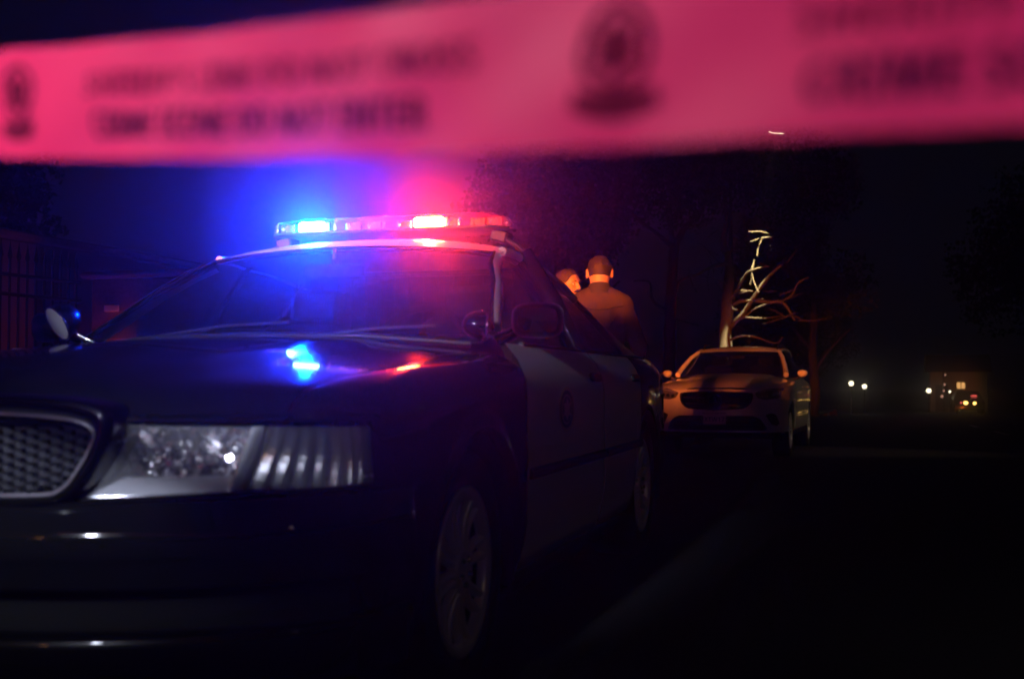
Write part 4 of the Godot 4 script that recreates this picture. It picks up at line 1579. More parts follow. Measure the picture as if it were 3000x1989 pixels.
func bend_text(words: String, s0: float, length: float, v: float, height: float, italic: bool) -> ArrayMesh:
	var t := text_mesh(words, height, 0.0004, true, italic)
	var arr := t.get_mesh_arrays()
	var pts: PackedVector3Array = arr[Mesh.ARRAY_VERTEX]
	var lo := INF
	var hi := -INF
	for p in pts:
		lo = minf(lo, p.x)
		hi = maxf(hi, p.x)
	var k := length / (hi - lo)
	var unit := (T1 - T0).length()
	for i in pts.size():
		var p := pts[i]
		pts[i] = tape_at(s0 + (p.x - lo) * k / unit, v + p.y / TAPE_W, 0.0006 + p.z)
	var out := ArrayMesh.new()
	var neat := []
	neat.resize(Mesh.ARRAY_MAX)
	neat[Mesh.ARRAY_VERTEX] = pts
	neat[Mesh.ARRAY_INDEX] = arr[Mesh.ARRAY_INDEX]
	out.add_surface_from_arrays(Mesh.PRIMITIVE_TRIANGLES, neat)
	var st := SurfaceTool.new()
	st.create_from(out, 0)
	st.generate_normals()
	return st.commit()

func build_tape() -> void:
	var rows := []
	for s in fr(-1.6, 2.2, 150):
		var row := []
		for v in fr(0.0, 1.0, 6): row.append(tape_at(s, v))
		rows.append(row)
	var tape := part(self, "barrier_tape", sheet(rows), M.tape_film)
	tag(tape, "pink red barrier tape with dark lettering stretched across the top of the view", "tape")
	var period := 0.715
	for k in range(-1, 3):
		var c := 0.030 + k * period
		emblem_on_tape(tape, c)
		part(tape, "lettering", bend_text("SHERIFF'S LINE DO NOT CROSS", c + 0.123, 0.330, 0.635, 0.0150, false), M.tape_ink_thin)
		part(tape, "lettering", bend_text("CRIME SCENE DO NOT ENTER", c + 0.133, 0.290, 0.29, 0.0175, true), M.tape_ink)
	for e in [[-1.6, "steel stake holding the far left end of the barrier tape"], [2.2, "steel stake holding the far right end of the barrier tape"]]:
		var p := tape_at(e[0], 0.5)
		var post := thing("tape_stake", e[1], "stake", Vector3(p.x, 0, p.z), 0.0, "stakes of the barrier tape")
		part(post, "pole", lathe([[0.0, 0.0], [0.012, 0.0], [0.012, 1.25], [0.008, 1.256], [0.0, 1.256]], 12), M.lamp_pole)
		part(post, "foot", lathe([[0.0, 0.03], [0.03, 0.03], [0.14, 0.012], [0.15, 0.0], [0.0, 0.0]], 24), M.trim_rubber)

func emblem_on_tape(tape: Node3D, c: float) -> void:
	var unit := (T1 - T0).length()
	var e := Node3D.new()
	e.name = "badge_print"
	tape.add_child(e, true)
	var at := func(a: float, r: float, dy := 0.0) -> Vector3:
		return tape_at(c + cos(a) * r * 0.92 / unit, 0.52 + dy + sin(a) * r / TAPE_W, 0.0008)
	var rows := []
	for i in 31:
		var a := TAU * i / 30
		rows.append([at.call(a, 0.0165, 0.06), at.call(a, 0.0215, 0.06)])
	part(e, "ring", sheet(rows), M.tape_ink_mid)
	var star := []
	for i in 12: star.append(at.call(TAU * i / 12 + PI / 2, 0.0165 if i % 2 == 0 else 0.0095, 0.06))
	var st := begin()
	fan(st, star)
	part(e, "star", finish(st), M.tape_ink_mid)
	var scroll := []
	for k in fr(-1.0, 1.0, 10):
		scroll.append([tape_at(c + k * 0.024 / unit, 0.15 + 0.09 * k * k, 0.0008), tape_at(c + k * 0.021 / unit, 0.30 + 0.05 * k * k, 0.0008)])
	part(e, "scroll", sheet(scroll), M.tape_ink_mid)

# ---------------------------------------------------------------- trees
func leaf_clump() -> ArrayMesh:
	var r := RandomNumberGenerator.new()
	r.seed = 5
	var st := begin()
	st.set_smooth_group(-1)
	for i in 9:
		var b := Basis.from_euler(Vector3(r.randf_range(-1.2, 1.2), r.randf_range(0, TAU), r.randf_range(-1.0, 1.0)))
		var o := Vector3(r.randf_range(-1, 1), r.randf_range(-0.8, 0.8), r.randf_range(-1, 1)) * 0.55
		var l := r.randf_range(0.35, 0.55)
		var w := l * 0.32
		var a := o
		var m1 := o + b * Vector3(w, 0.05 * l, l * 0.5)
		var m2 := o + b * Vector3(-w, 0.05 * l, l * 0.5)
		var t := o + b * Vector3(0, 0, l)
		for p in [a, m1, t, a, t, m2]: st.add_vertex(p)
	return finish(st)

var clump: ArrayMesh

func crown(parent: Node3D, blobs: Array, count: int, size: float, m: Material, seed_: int) -> void:
	# blobs: [centre, radius] in the tree's own space
	rng.seed = seed_
	if clump == null: clump = leaf_clump()
	var total := 0.0
	for b in blobs: total += pow(b[1], 2.2)
	var places := []
	for b in blobs:
		for i in int(count * pow(b[1], 2.2) / total):
			var d: Vector3 = Vector3(rng.randfn(), rng.randfn() * 0.8, rng.randfn()).normalized() * b[1] * pow(rng.randf(), 0.45)
			places.append(Transform3D(Basis.from_euler(Vector3(rng.randf() * TAU, rng.randf() * TAU, 0)).scaled(Vector3.ONE * size * rng.randf_range(0.6, 1.3)), b[0] + d))
	var mm := MultiMesh.new()
	mm.transform_format = MultiMesh.TRANSFORM_3D
	mm.mesh = clump
	mm.instance_count = places.size()
	for i in places.size(): mm.set_instance_transform(i, places[i])
	var o := MultiMeshInstance3D.new()
	o.name = "crown"
	o.multimesh = mm
	o.material_override = m
	o.set_meta("kind", "stuff")
	parent.add_child(o, true)

func limb(parent: Node3D, called: String, base: Vector3, pts: Array, r0: float, r1: float, m: Material, sides := 9) -> void:
	var path := []
	for p in pts: path.append(Vector3(p[0], p[1], p[2]) - base)
	# smooth the path and make it a little crooked
	var c := Curve3D.new()
	for i in path.size():
		var t: Vector3 = (path[mini(i + 1, path.size() - 1)] - path[maxi(i - 1, 0)]) * 0.16
		c.add_point(path[i], -t, t)
	var fine := []
	var rad := []
	var n := path.size() * 4
	for i in n + 1:
		var q := c.sample_baked(c.get_baked_length() * i / n, true)
		var w := 0.10 * lerpf(r0, r1, float(i) / n)
		fine.append(q + Vector3(rng.randf_range(-w, w), rng.randf_range(-w, w), rng.randf_range(-w, w)) * (0.0 if i == 0 else 1.0))
		rad.append(lerpf(r0, r1, float(i) / n) * rng.randf_range(0.95, 1.06))
	part(parent, called, tube(fine, rad, sides), m)

func build_trees() -> void:
	rng.seed = 21
	var b1 := Vector3(4.71, ground_at(4.71, -36.0), -36.0)
	var t1 := thing("street_tree", "slim tree with dim bark standing left of the white parked car", "tree", b1, 0.0, "trees along the pavement")
	limb(t1, "trunk", b1, [[4.71, b1.y - 0.05, -36.0], [4.79, 1.17, -36.00], [4.83, 2.49, -36.00], [4.86, 3.39, -36.00], [4.93, 4.36, -36.00], [4.97, 4.95, -36.00]], 0.23, 0.15, M.bark)
	for l in [[[[4.97, 4.91, -36.00], [4.57, 5.16, -35.56], [4.21, 5.35, -35.13], [3.78, 5.57, -34.69], [3.11, 6.17, -34.36]], 0.08, 0.035],
		[[[4.97, 4.91, -36.00], [5.24, 5.45, -36.21], [5.55, 5.80, -36.44], [5.91, 6.16, -36.65], [6.10, 6.89, -36.87], [6.37, 7.32, -37.10], [6.51, 8.09, -37.31]], 0.115, 0.05],
		[[[4.81, 3.01, -36.00], [4.48, 3.11, -35.75], [4.21, 3.36, -35.51], [4.12, 3.82, -35.26], [3.62, 3.83, -35.02]], 0.06, 0.025],
		[[[4.84, 3.34, -36.00], [5.04, 3.69, -36.33], [5.20, 3.95, -36.65], [5.56, 4.14, -36.98]], 0.075, 0.035],
		[[[4.97, 4.91, -36.00], [4.88, 5.85, -36.33], [4.99, 6.99, -36.82], [4.75, 8.30, -36.98]], 0.10, 0.04]]:
		limb(t1, "limb", b1, l[0], l[1], l[2], M.bark, 7)
	crown(t1, [[Vector3(3.1, 8.6, -34.4) - b1, 2.0], [Vector3(5.2, 9.6, -36.6) - b1, 2.6], [Vector3(6.9, 9.1, -37.5) - b1, 2.0], [Vector3(3.6, 7.2, -34.7) - b1, 1.0]], 2600, 0.32, M.leaf, 31)
	rng.seed = 22
	var b2 := Vector3(5.22, ground_at(5.22, -29.0), -29.0)
	var t2 := thing("street_tree", "tree with lamplit orange trunk and spreading limbs behind the white parked car", "tree", b2, 0.0, "trees along the pavement")
	limb(t2, "trunk", b2, [[5.20, b2.y - 0.05, -29.0], [5.23, 0.89, -29.00], [5.25, 1.78, -29.00], [5.29, 2.38, -29.00], [5.32, 3.02, -29.00], [5.35, 3.45, -29.00], [5.38, 3.73, -29.00]], 0.20, 0.13, M.bark)
	for l in [[[[5.38, 3.71, -29.00], [5.05, 3.70, -28.75], [4.77, 3.58, -28.50], [4.46, 3.41, -28.25], [4.19, 3.34, -28.00]], 0.06, 0.03],
		[[[5.38, 3.71, -29.00], [5.25, 4.16, -29.12], [5.27, 4.47, -29.24], [5.36, 4.79, -29.36], [5.36, 5.47, -29.48], [5.47, 6.15, -29.60]], 0.09, 0.04],
		[[[5.36, 2.17, -29.00], [5.47, 2.33, -28.77], [5.59, 2.48, -28.53], [5.80, 2.85, -28.30], [6.00, 3.20, -28.07], [6.16, 3.41, -27.83], [6.32, 3.57, -27.60]], 0.065, 0.03],
		[[[5.38, 2.68, -29.00], [5.57, 2.80, -28.87], [5.89, 2.81, -28.73], [6.28, 2.77, -28.60], [6.51, 2.77, -28.47], [6.64, 2.60, -28.33], [6.77, 2.30, -28.20]], 0.05, 0.03],
		[[[5.58, 2.36, -28.60], [5.78, 2.54, -28.40], [5.90, 2.63, -28.20], [6.07, 2.69, -28.00]], 0.025, 0.012],
		[[[5.43, 2.84, -28.80], [5.40, 2.97, -28.60], [5.49, 3.04, -28.40], [5.78, 3.01, -28.20]], 0.02, 0.010],
		[[[5.32, 1.86, -28.90], [5.50, 1.93, -28.50], [5.67, 1.93, -28.10], [5.87, 1.84, -27.70], [6.03, 1.74, -27.30], [6.10, 1.75, -26.90], [6.07, 1.84, -26.50]], 0.03, 0.014],
		[[[5.67, 1.93, -28.10], [5.58, 1.88, -27.8], [5.54, 1.73, -27.50]], 0.014, 0.008],
		[[[6.51, 2.77, -28.47], [6.61, 2.85, -28.20], [6.69, 2.95, -28.00], [6.77, 3.18, -27.80], [6.96, 3.28, -27.60]], 0.03, 0.014]]:
		limb(t2, "limb", b2, l[0], l[1], l[2], M.bark, 7)
	# thin crooked twigs off the limbs
	for k in 34:
		var o := Vector3(rng.randf_range(4.3, 7.2), rng.randf_range(2.2, 4.6), rng.randf_range(-29.0, -27.4))
		var d := Vector3(rng.randf_range(-1, 1), rng.randf_range(-0.35, 0.9), rng.randf_range(-0.3, 0.3)).normalized()
		var e := Vector3(rng.randf_range(-1, 1), rng.randf_range(-0.6, 0.6), 0.0).normalized()
		var l := rng.randf_range(0.35, 0.9)
		var a := o + d * l * 0.5 + e * l * 0.10
		var b := o + d * l + e * l * 0.05
		limb(t2, "twig", b2, [[o.x, o.y, o.z], [a.x, a.y, a.z], [b.x, b.y, b.z]], 0.016, 0.006, M.bark, 5)
	# the branch that stands in the beam of the street lamp above it
	limb(t2, "lit_branch", b2, [[5.39, 2.85, -29.00], [5.48, 3.08, -28.64], [5.50, 3.21, -28.28], [5.60, 3.43, -27.92], [5.78, 3.49, -27.56], [5.94, 3.51, -27.20]], 0.048, 0.020, M.bark, 8)
	limb(t2, "twig", b2, [[5.66, 3.45, -27.80], [5.70, 3.60, -27.80], [5.72, 3.74, -27.80]], 0.024, 0.014, M.bark, 6)
	crown(t2, [[Vector3(5.4, 6.6, -29.4) - b2, 1.5], [Vector3(6.8, 5.8, -28.5) - b2, 1.3], [Vector3(4.2, 5.6, -28.6) - b2, 1.1]], 2800, 0.22, M.leaf, 32)
	crown(t2, [[Vector3(5.15, 4.05, -28.1) - b2, 0.35], [Vector3(6.35, 3.95, -27.3) - b2, 0.35], [Vector3(5.8, 4.5, -28.5) - b2, 0.3], [Vector3(4.7, 4.6, -28.4) - b2, 0.5]], 46, 0.11, M.leaf, 33)
	# dark trees further on
	for d in [["tall dark tree rising behind the white parked car on its right", 15.3, -60.0, 13.0, 4.9, 41, -1.6], ["broad dark tree closing the right edge of the view", 21.5, -46.0, 10.0, 4.4, 42, 1.0], ["dark tree far down the street beyond the lamp posts", 25.0, -98.0, 8.0, 4.0, 43, 0.0], ["dark tree behind the two officers", 1.4, -36.0, 9.0, 3.2, 44, 0.0], ["dark tree over the garden wall on the left", -12.6, -26.0, 8.0, 3.2, 45, 0.0], ["dark tree in the middle distance between car and road lamps", 15.6, -70.0, 8.5, 4.2, 46, 0.0]]:
		var b := Vector3(d[1], ground_at(d[1], d[2]), d[2])
		var t := thing("dark_tree", d[0], "tree", b, 0.0, "dark trees in the background")
		rng.seed = d[5]
		limb(t, "trunk", Vector3.ZERO, [[0, -0.1, 0], [0.1, 1.4, 0.1], [0.0, 3.0, 0.0], [0.2, d[3] * 0.7, 0.1]], 0.28, 0.10, M.bark, 8)
		for k in 4: limb(t, "limb", Vector3.ZERO, [[0.05, 2.2 + k * 0.5, 0.0], [cos(k * 1.7) * 0.9, 3.4 + k * 0.5, sin(k * 1.7) * 0.9], [cos(k * 1.7) * 1.9, 4.4 + k * 0.6, sin(k * 1.7) * 1.9]], 0.10, 0.04, M.bark, 6)
		var bl := []
		for k in 13:
			var a := rng.randf() * TAU
			var hh: float = rng.randf_range(0.5, 1.0)
			var rr: float = d[4] * (1.0 - 0.55 * hh) * rng.randf_range(0.4, 1.0)
			bl.append([Vector3(cos(a) * rr + d[6] * (1.0 - hh), d[3] * hh, sin(a) * rr), d[4] * rng.randf_range(0.30, 0.5)])
		crown(t, bl, 3000, 0.38, M.leaf, d[5] + 100)

# ---------------------------------------------------------------- left side: fence, garden wall, house
func build_left() -> void:
	var f0 := 6.0
	var f1 := 9.0
	# iron fence along the pavement, lateral -6.74
	var org := street(-6.74, 8.0)
	var fence := thing("iron_fence", "tall black iron picket fence at the left edge beyond the car", "fence", Vector3(org.x, org.y, org.z), -0.2967)
	var picket := begin()
	add_tube(picket, [Vector3(0, 0.05, 0), Vector3(0, 1.92, 0)], 0.011, 6)
	add_lathe(picket, [[0.011, 1.9], [0.022, 1.935], [0.012, 1.98], [0.0, 2.07]], 6)
	var pm := finish(picket)
	for i in range(-30, 9): part(fence, "picket", pm, M.iron, Vector3(0, 0, 0.0) + Vector3(0, -0.0155 * (i * -0.105) * -1.0, -i * 0.105))
	for y in [0.25, 1.62, 1.78]: part(fence, "rail", tube([Vector3(0, y, 3.3), Vector3(0, y, -0.9)], 0.018, 6), M.iron)
	for z in [3.25, 1.0]: part(fence, "post", box(Vector3(0.07, 2.1, 0.07), 0.01), M.iron, Vector3(0, 1.05, z))
	# pale house wall behind the fence
	var hw := thing("garden_wall", "pale stucco garden wall behind the black iron fence", "wall", street(-9.4, 14.0, -0.3), -0.2967)
	part(hw, "wall", box(Vector3(0.3, 2.9, 36.0), 0.02), M.stucco, Vector3(0, 1.45, 0))
	part(hw, "coping", box(Vector3(0.4, 0.10, 36.0), 0.02), M.concrete, Vector3(0, 2.952, 0))
	# reddish house further on, lit by its own porch lamp
	var h := thing("gatehouse", "small reddish gatehouse dimly lit in red beyond the police car windshield", "gatehouse", Vector3(-4.72, ground_at(-4.7, -13.2), -13.2), -0.2967)
	part(h, "wall", box(Vector3(1.5, 2.1, 0.3), 0.02), M.render_red, Vector3(0.75, 1.05, -0.15))
	part(h, "side_wall", box(Vector3(0.3, 2.1, 3.0), 0.02), M.render_red, Vector3(0.153, 1.051, -1.8))
	var roof := begin()
	add_box(roof, Vector3(1.7, 0.08, 3.5), Vector3(0.75, 2.142, -1.65), Basis(), 0.03)
	part(h, "roof", finish(roof), M.far_roof)
	var door := part(h, "door", box(Vector3(0.7, 1.8, 0.06), 0.01), M.far_roof, Vector3(0.98, 0.9, 0.031))
	part(door, "handle", ball(Vector3(0.03, 0.03, 0.03), 10), M.chrome, Vector3(-0.32, 0, 0.06))
	part(h, "number_plaque", box(Vector3(0.19, 0.075, 0.02), 0.006), M.plate_white, Vector3(0.28, 1.77, 0.012))
	var pl := thing("porch_lamp", "small red porch lamp on the gatehouse wall", "lamp", h.position + Vector3(0.5, 1.35, 0.05), -0.2967)
	part(pl, "bracket", tube([Vector3(0, 0.06, 0.0), Vector3(0, 0.1, 0.10), Vector3(0, 0.06, 0.14)], 0.012, 6), M.iron)
	var bulb := part(pl, "bulb", ball(Vector3(0.04, 0.05, 0.04), 12), M.glow_porch, Vector3(0, 0.0, 0.16))
	omni(bulb, lin(1.0, 0.10, 0.04), 0.14, 0.04)

func omni(parent: Node3D, c: Color, energy: float, size: float) -> OmniLight3D:
	var l := OmniLight3D.new()
	l.name = "lamp_light"
	l.light_color = c
	l.light_energy = energy
	l.light_size = size
	l.omni_range = 200.0
	l.omni_attenuation = 2.0
	l.shadow_enabled = true
	parent.add_child(l)
	return l

func spot(parent: Node3D, at: Vector3, towards: Vector3, c: Color, energy: float, angle: float, soft: float, size: float) -> void:
	# at and towards in world space
	var l := SpotLight3D.new()
	l.name = "lamp_light"
	l.light_color = c
	l.light_energy = energy
	l.light_size = size
	l.spot_angle = angle
	l.spot_angle_attenuation = soft
	l.spot_range = 120.0
	l.spot_attenuation = 2.0
	l.shadow_enabled = true
	parent.add_child(l)
	l.look_at_from_position(at, towards, Vector3.UP)

## a street lamp: pole, arm and a flat head whose glass faces the beam
func street_lamp(label: String, foot: Vector3, head: Vector3, aim: Vector3, glass: String, group: String, wide := Vector2(0.28, 0.2)) -> Node3D:
	var o := thing("street_lamp", label, "street lamp", foot, 0.0, group)
	var top := head - foot
	part(o, "pole", tube([Vector3.ZERO, Vector3(0, top.y * 0.7, 0), Vector3(0, top.y + 0.1, 0)], [0.07, 0.05, 0.04], 12), M.lamp_pole)
	part(o, "base", lathe([[0.0, 0.3], [0.075, 0.3], [0.10, 0.06], [0.14, 0.0]], 16), M.lamp_pole)
	part(o, "arm", tube([Vector3(0, top.y + 0.05, 0), Vector3(top.x * 0.5, top.y + 0.14, top.z * 0.5), Vector3(top.x, top.y + 0.06, top.z)], 0.028, 8), M.lamp_pole)
	var d := (aim - head).normalized()
	var b := Basis.looking_at(d, Vector3.UP if absf(d.y) < 0.95 else Vector3.RIGHT)
	var hd := part(o, "head", box(Vector3(wide.x + 0.06, wide.y + 0.06, 0.10), 0.03), M.lamp_pole, top - d * 0.055)
	hd.basis = b
	var g := part(o, "lamp_glass", box(Vector3(wide.x, wide.y, 0.012), 0.004), M[glass], top + d * 0.006)
	g.basis = b
	return o

func build_lamps() -> void:
	# behind the photographer: a cool white lamp and, further off, an orange one
	var cool := Vector3(COOL_AT[0], COOL_AT[1], COOL_AT[2])
	var cool_aim := Vector3(-0.87, 0.78, -3.52)
	var a := street_lamp("cool white street lamp standing behind the photographer", Vector3(cool.x - 0.5, 0, cool.z + 0.35), cool, cool_aim, "glow_cool", "street lamps", Vector2(1.3, 0.14))
	spot(a, cool + (cool_aim - cool).normalized() * 0.05, cool_aim, lin(0.74, 0.80, 1.0), COOL_E, 12.0, 0.9, 0.10)
	# a small press lamp on a stand just left of the photographer
	var press := Vector3(-1.08, 1.42, -0.34)
	var press_aim := Vector3(-0.15, 1.0, -0.68)
	var ps := thing("stand_lamp", "small lit lamp on a thin stand left of the photographer", "lamp", Vector3(-1.08, 0, -0.34))
	part(ps, "pole", lathe([[0.0, 0.0], [0.014, 0.0], [0.011, 1.36], [0.0, 1.36]], 10), M.lamp_pole)
	for k in 3: part(ps, "leg", tube([Vector3(0, 0.35, 0), Vector3(cos(k * TAU / 3) * 0.3, 0.01, sin(k * TAU / 3) * 0.3)], 0.009, 6), M.lamp_pole)
	var pb := Basis.looking_at((press_aim - press).normalized(), Vector3.UP)
	var ph := part(ps, "head", box(Vector3(0.16, 0.11, 0.04), 0.01), M.lamp_pole, Vector3(0, 1.42, 0) - (press_aim - press).normalized() * 0.03)
	ph.basis = pb
	var pg := part(ps, "lamp_glass", box(Vector3(0.14, 0.09, 0.008), 0.002), M.glow_cool, Vector3(0, 1.42, 0))
	pg.basis = pb
	spot(ps, press + (press_aim - press).normalized() * 0.03, press_aim, lin(0.92, 0.9, 1.0), PRESS_E, 50.0, 1.0, 0.05)
	# the roof bar of a second patrol vehicle, off to the left behind the photographer: it shows in the bumper
	var bar := thing("warning_light_bar", "second warning light bar on a stand, left behind the photographer", "light bar", Vector3(-4.7, 0, 0.6), 0.75)
	part(bar, "stand", lathe([[0.0, 0.0], [0.25, 0.0], [0.22, 0.03], [0.03, 0.05], [0.025, 0.98], [0.0, 0.98]], 14), M.lamp_pole)
	part(bar, "tray", box(Vector3(1.2, 0.03, 0.25), 0.01), M.black_plastic, Vector3(0, 1.0, 0))
	var fb := part(bar, "blue_lamp", box(Vector3(0.42, 0.12, 0.12), 0.02), M.glow_far_blue, Vector3(-0.33, 1.08, 0))
	omni(fb, lin(0.0, 0.01, 1.0), 0.6, 0.03)
	var fd := part(bar, "red_lamp", box(Vector3(0.42, 0.12, 0.12), 0.02), M.glow_far_red, Vector3(0.33, 1.08, 0))
	omni(fd, lin(1.0, 0.02, 0.03), 0.5, 0.03)
	var warm := Vector3(WARM_AT[0], WARM_AT[1], WARM_AT[2])
	var warm_aim := Vector3(WARM_AIM[0], WARM_AIM[1], WARM_AIM[2])
	var w := street_lamp("orange sodium lamp on a low pole behind the photographer", Vector3(warm.x - 0.4, 0, warm.z + 0.2), warm, warm_aim, "glow_sodium", "street lamps")
	spot(w, warm + (warm_aim - warm).normalized() * 0.05, warm_aim, lin(1.0, 0.165, 0.018), WARM_E, WARM_ANGLE, 0.10, 0.42)
	# over that branch, its head above the tape's lower edge
	var high := Vector3(6.0, 6.5, -26.6)
	var t := street_lamp("yellow street lamp hidden above the tree limbs", Vector3(5.62, ground_at(5.62, -30.2), -30.2), high, Vector3(5.72, 3.4, -27.8), "glow_lamp", "street lamps")
	spot(t, high + Vector3(0, -0.06, 0), Vector3(5.68, 3.4, -27.85), lin(1.0, 0.84, 0.42), BRANCH_E, 7.0, 0.5, 0.05)
	# a dim warm lamp behind on the right, which shows in the hub caps
	var near := Vector3(7.5, 4.6, 4.0)
	var n := street_lamp("dim warm street lamp behind the photographer on the right", Vector3(8.3, 0, 4.4), near, Vector3(0.2, 0.4, -5.0), "glow_lamp", "street lamps")
	spot(n, near + Vector3(-0.05, -0.03, -0.05), Vector3(0.2, 0.4, -5.0), lin(1.0, 0.62, 0.5), NEAR_E, 16.0, 1.0, 0.08)
	# a lamp further right that dimly lights the side of the parked car
	var right := Vector3(13.0, 5.6, -15.0)
	var r := street_lamp("yellowish street lamp out of view on the right side of the street", Vector3(14.2, ground_at(14.2, -15.0), -15.0), right, Vector3(5.5, 0.8, -18.0), "glow_lamp", "street lamps")
	spot(r, right + Vector3(-0.05, -0.03, 0), Vector3(5.6, 0.7, -18.0), lin(1.0, 0.74, 0.42), RIGHT_E, 14.0, 1.0, 0.1)

const COOL_AT := [-1.7, 2.3, 1.7]
const COOL_E := 36.0
const PRESS_E := 1.45
const WARM_AT := [-4.1, 2.22, 4.7]
const WARM_AIM := [2.41, 1.80, -14.21]
const WARM_E := 1150.0
const WARM_ANGLE := 3.95
const BRANCH_E := 330.0
const RIGHT_E := 9.0
const NEAR_E := 0.55

# ---------------------------------------------------------------- far end of the street
func lamp_post(label: String, p: Vector3, r: float, energy: float) -> void:
	var g := ground_at(p.x, p.z)
	var o := thing("lamp_post", label, "lamp post", Vector3(p.x, g, p.z), 0.0, "globe lamp posts down the street")
	var h := p.y - g
	part(o, "pole", lathe([[0.09, 0.0], [0.05, 0.25], [0.035, h - 0.2], [0.06, h - r], [0.0, h - r]], 10), M.lamp_pole)
	var gl := part(o, "globe_lamp", ball(Vector3(r, r, r), 14), M.glow_lamp, Vector3(0, h, 0))
	part(o, "cap", lathe([[r * 0.5, h + r * 0.88], [r * 0.3, h + r * 1.1], [0.0, h + r * 1.2]], 10), M.lamp_pole)
	omni(gl, lin(1.0, 0.82, 0.5), energy, r * 0.5)

func build_far() -> void:
	lamp_post("first globe lamp post right of the parked car", Vector3(20.11, 0.74, -70.0), 0.14, 0.012)
	lamp_post("second globe lamp post close beside the first one", Vector3(22.09, 0.55, -74.0), 0.14, 0.012)
	lamp_post("bright globe lamp post left of the far house", Vector3(27.53, 0.25, -78.0), 0.15, 0.015)
	# small string of dim pinkish lamps on a mast
	var mast := thing("signal_mast", "slim mast with small dim pink lamps down the street", "mast", Vector3(29.25, ground_at(29.25, -80.0), -80.0))
	var my := mast.position.y
	part(mast, "pole", lathe([[0.06, 0.0], [0.04, 3.0], [0.0, 3.0]], 10), M.lamp_pole)
	for q in [[0.08, 1.305, 0.06], [0.03, 0.656, 0.075], [-0.03, 0.233, 0.075], [-0.16, -0.14, 0.10]]:
		part(mast, "signal_lamp", ball(Vector3.ONE * q[2], 10), M.glow_pink, Vector3(q[0], q[1] - my, 0.10))
	lamp_post("small greenish globe lamp post between the mast and the far house", Vector3(29.81, 0.165, -80.4), 0.07, 0.01)
	# far house with a lit gable window, shrubs glowing in its lamplight
	var hy := ground_at(33.0, -88.0)
	var h := thing("house", "far house at the end of the street with one orange lit window", "house", Vector3(33.3, hy, -88.0), -0.2967)
	part(h, "wall", box(Vector3(4.0, 3.0, 3.0), 0.02), M.far_wall, Vector3(0, 1.5, -1.5))
	part(h, "roof", sheet([[Vector3(-2.3, 2.95, 0.3), Vector3(2.3, 2.95, 0.3)], [Vector3(-2.3, 4.3, -1.5), Vector3(2.3, 4.3, -1.5)], [Vector3(-2.3, 2.95, -3.3), Vector3(2.3, 2.95, -3.3)]]), M.far_roof)
	var w := part(h, "lit_window", box(Vector3(0.55, 0.45, 0.05), 0.01), M.glow_window, Vector3(0.15, 1.95, 0.026))
	part(w, "frame", tube([Vector3(0, -0.22, 0.03), Vector3(0, 0.22, 0.03)], 0.03, 6), M.cone_white)
	part(h, "door", box(Vector3(0.9, 2.0, 0.05), 0.01), M.far_roof, Vector3(-1.2, 1.0, 0.026))
	var gl := thing("garden_lamp", "low garden lamp hidden among shrubs before the far house", "lamp", Vector3(32.3, ground_at(32.3, -84.6), -84.6))
	part(gl, "stem", lathe([[0.03, 0.0], [0.02, 0.5], [0.0, 0.5]], 8), M.lamp_pole)
	var gb := part(gl, "bulb", ball(Vector3.ONE * 0.05, 10), M.glow_lamp, Vector3(0, 0.55, 0))
	omni(gb, lin(1.0, 0.75, 0.22), 0.2, 0.05)
	for q in [[31.8, -85.4, 1.2, "rounded shrub glowing green before the far house"], [32.6, -85.8, 1.5, "taller shrub under the lit window of the far house"], [33.3, -85.0, 0.9, "small shrub at the right of the garden lamp"]]:
		var s := thing("shrub", q[3], "shrub", Vector3(q[0], ground_at(q[0], q[1]), q[1]), 0.0, "shrubs before the far house")
		part(s, "stem", tube([Vector3(0, -0.05, 0), Vector3(0.03, q[2] * 0.6, 0)], [0.04, 0.02], 6), M.bark)
		crown(s, [[Vector3(0, q[2] * 0.55, 0), 0.42], [Vector3(0.1, q[2] * 0.85, 0.1), 0.3]], 160, 0.18, M.leaf, int(q[0] * 10))
	far_car()
	# tipped cone
	var cn := thing("traffic_cone", "orange traffic cone tipped over on the road right of the parked car", "traffic cone", Vector3(17.0, ground_at(17.0, -62.0) + 0.16, -62.0))
	var lie := Basis(Vector3(0, 0, 1), PI / 2 + 0.22) * Basis()
	var cone := part(cn, "cone", lathe([[0.14, 0.03], [0.13, 0.05], [0.04, 0.68], [0.025, 0.70], [0.0, 0.70]], 20), M.cone_orange)
	var band := part(cn, "band", lathe([[0.088, 0.36], [0.070, 0.50]], 20), M.cone_white)
	var foot := part(cn, "foot", box(Vector3(0.36, 0.035, 0.36), 0.008), M.cone_orange, lie * Vector3(0, 0.0175, 0))
	for o in [cone, band, foot]: o.basis = lie

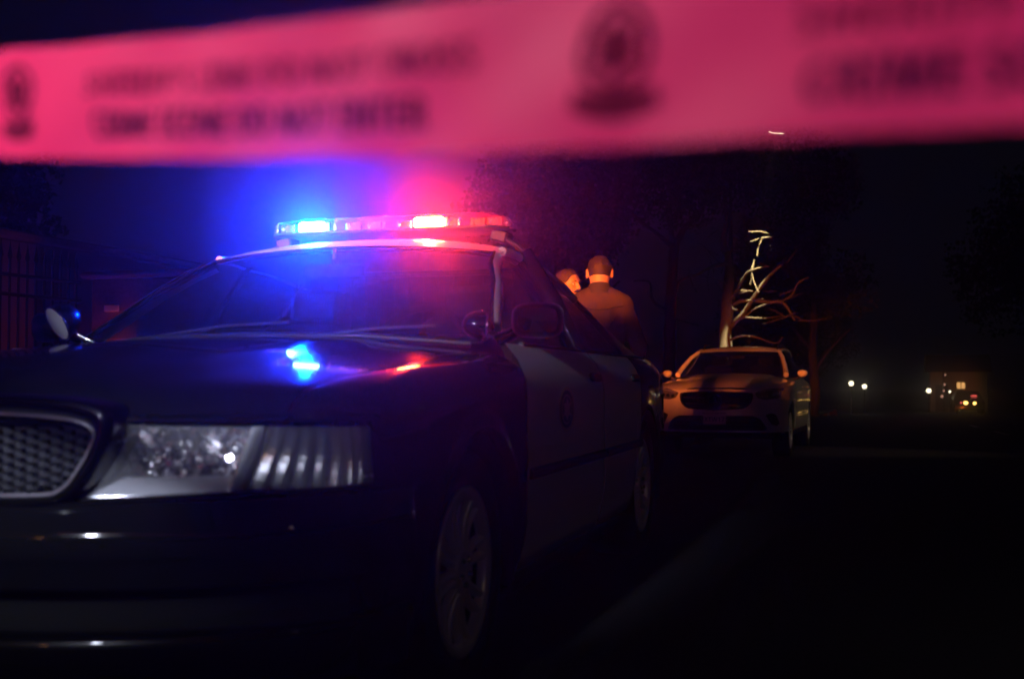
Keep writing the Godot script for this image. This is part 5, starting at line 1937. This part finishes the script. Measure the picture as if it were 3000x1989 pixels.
func far_car() -> void:
	var p := Vector3(27.85, ground_at(27.85, -72.0), -72.0)
	var car := thing("far_car", "dark car far down the street with glowing orange headlights", "car", p, -0.30)
	var prof := [[-0.9, 0.35], [-0.92, 0.62], [-0.8, 0.78], [0.3, 0.95], [0.95, 1.36], [2.0, 1.42], [2.9, 1.02], [3.5, 0.95], [3.6, 0.5], [3.55, 0.3]]
	var rows := []
	for q in prof:
		var row := []
		for k in range(-6, 7):
			var x := 0.85 * sin(PI / 2 * k / 6.0) * (0.75 if q[1] > 1.2 else 1.0)
			row.append(V(x, q[1] - 0.05 * pow(absf(x) / 0.85, 4.0), q[0] + 0.10 * x * x))
		rows.append(row)
	part(car, "body", sheet(rows), M.far_paint)
	for s in [1.0, -1.0]:
		var side := begin()
		var ring := []
		for q in prof: ring.append(V(s * 0.85 * (0.75 if q[1] > 1.2 else 1.0), q[1] - 0.05, q[0] + 0.07))
		fan(side, ring)
		part(car, "side_panel", finish(side), M.far_paint)
		for u in [0.0, 2.6]: part(car, "wheel", lathe([[0.0, -0.1], [0.3, -0.1], [0.32, 0.0], [0.3, 0.1], [0.0, 0.1]], 20), M.tyre, V(s * 0.76, 0.32, u), Vector3(0, 0, PI / 2))
	var hl := part(car, "headlight", ball(Vector3(0.13, 0.10, 0.05), 12), M.glow_head, V(-0.24, 0.70, -0.93))
	omni(hl, lin(1.0, 0.5, 0.12), 0.012, 0.08)
	part(car, "headlight", ball(Vector3(0.09, 0.09, 0.05), 12), M.glow_head, V(0.26, 0.68, -0.93))
	part(car, "indicator_light", ball(Vector3(0.05, 0.07, 0.04), 10), M.glow_dim_red, V(-0.50, 0.71, -0.90))
	part(car, "roof_marker_light", box(Vector3(0.34, 0.07, 0.05), 0.01), M.glow_dim_red, V(0.33, 1.12, 0.55))

# ---------------------------------------------------------------- thin mist hanging over the roof of the patrol car
func build_mist() -> void:
	rng.seed = 61
	# puffs of thin vapour about the light bar, the widest the thinnest
	for k in MIST_PUFFS:
		var r: float = k[0]
		var f := FogVolume.new()
		f.name = numbered("mist")
		f.shape = RenderingServer.FOG_VOLUME_SHAPE_ELLIPSOID
		f.size = Vector3(r * 2.0 + 0.5, r * 2.0, r * 2.0 + 0.1)
		var m := FogMaterial.new()
		m.density = k[1] * MIST
		m.albedo = Color.WHITE
		f.material = m
		add_child(f)
		f.position = Vector3(-0.52, 1.535, -5.12) + Vector3(rng.randf_range(-1, 1), rng.randf_range(-1, 1), rng.randf_range(-0.6, 0.6)) * r * 0.10
		f.rotation = Vector3(0, 0.285, 0.0)
		tag(f, "thin mist glowing round the flashing roof lights", "mist", "mist over the patrol car", "stuff")

const MIST_PUFFS := [[0.30, 0.014], [0.58, 0.008], [1.0, 0.0022]]

func _ready() -> void:
	set_view()
	make_materials()
	build_lamps()
	build_ground()
	build_left()
	build_police_car()
	build_suv()
	var t := Time.get_ticks_msec()
	build_person("officer in tan shirt and dark collar standing with his back turned", Vector3(0.625, ground_at(0.625, -8.4), -8.4), PI - 0.08, "hair_short", 0.0, false, 1.015, [[Vector3(0.275, 1.14, -0.02), Vector3(0.20, 0.98, 0.20)], [Vector3(-0.275, 1.14, -0.03), Vector3(-0.25, 0.96, 0.16)]])
	build_person("moustached officer whose face shows over the police car's rear pillar", Vector3(0.425, ground_at(0.425, -9.25), -9.25), deg_to_rad(40), "hair_brown", 0.12, true, 1.012, [[Vector3(0.27, 1.14, -0.02), Vector3(0.22, 0.95, 0.18)], [Vector3(-0.27, 1.13, -0.03), Vector3(-0.22, 0.96, 0.18)]])
	print("people ", Time.get_ticks_msec() - t)
	build_trees()
	build_far()
	build_tape()
	build_mist()
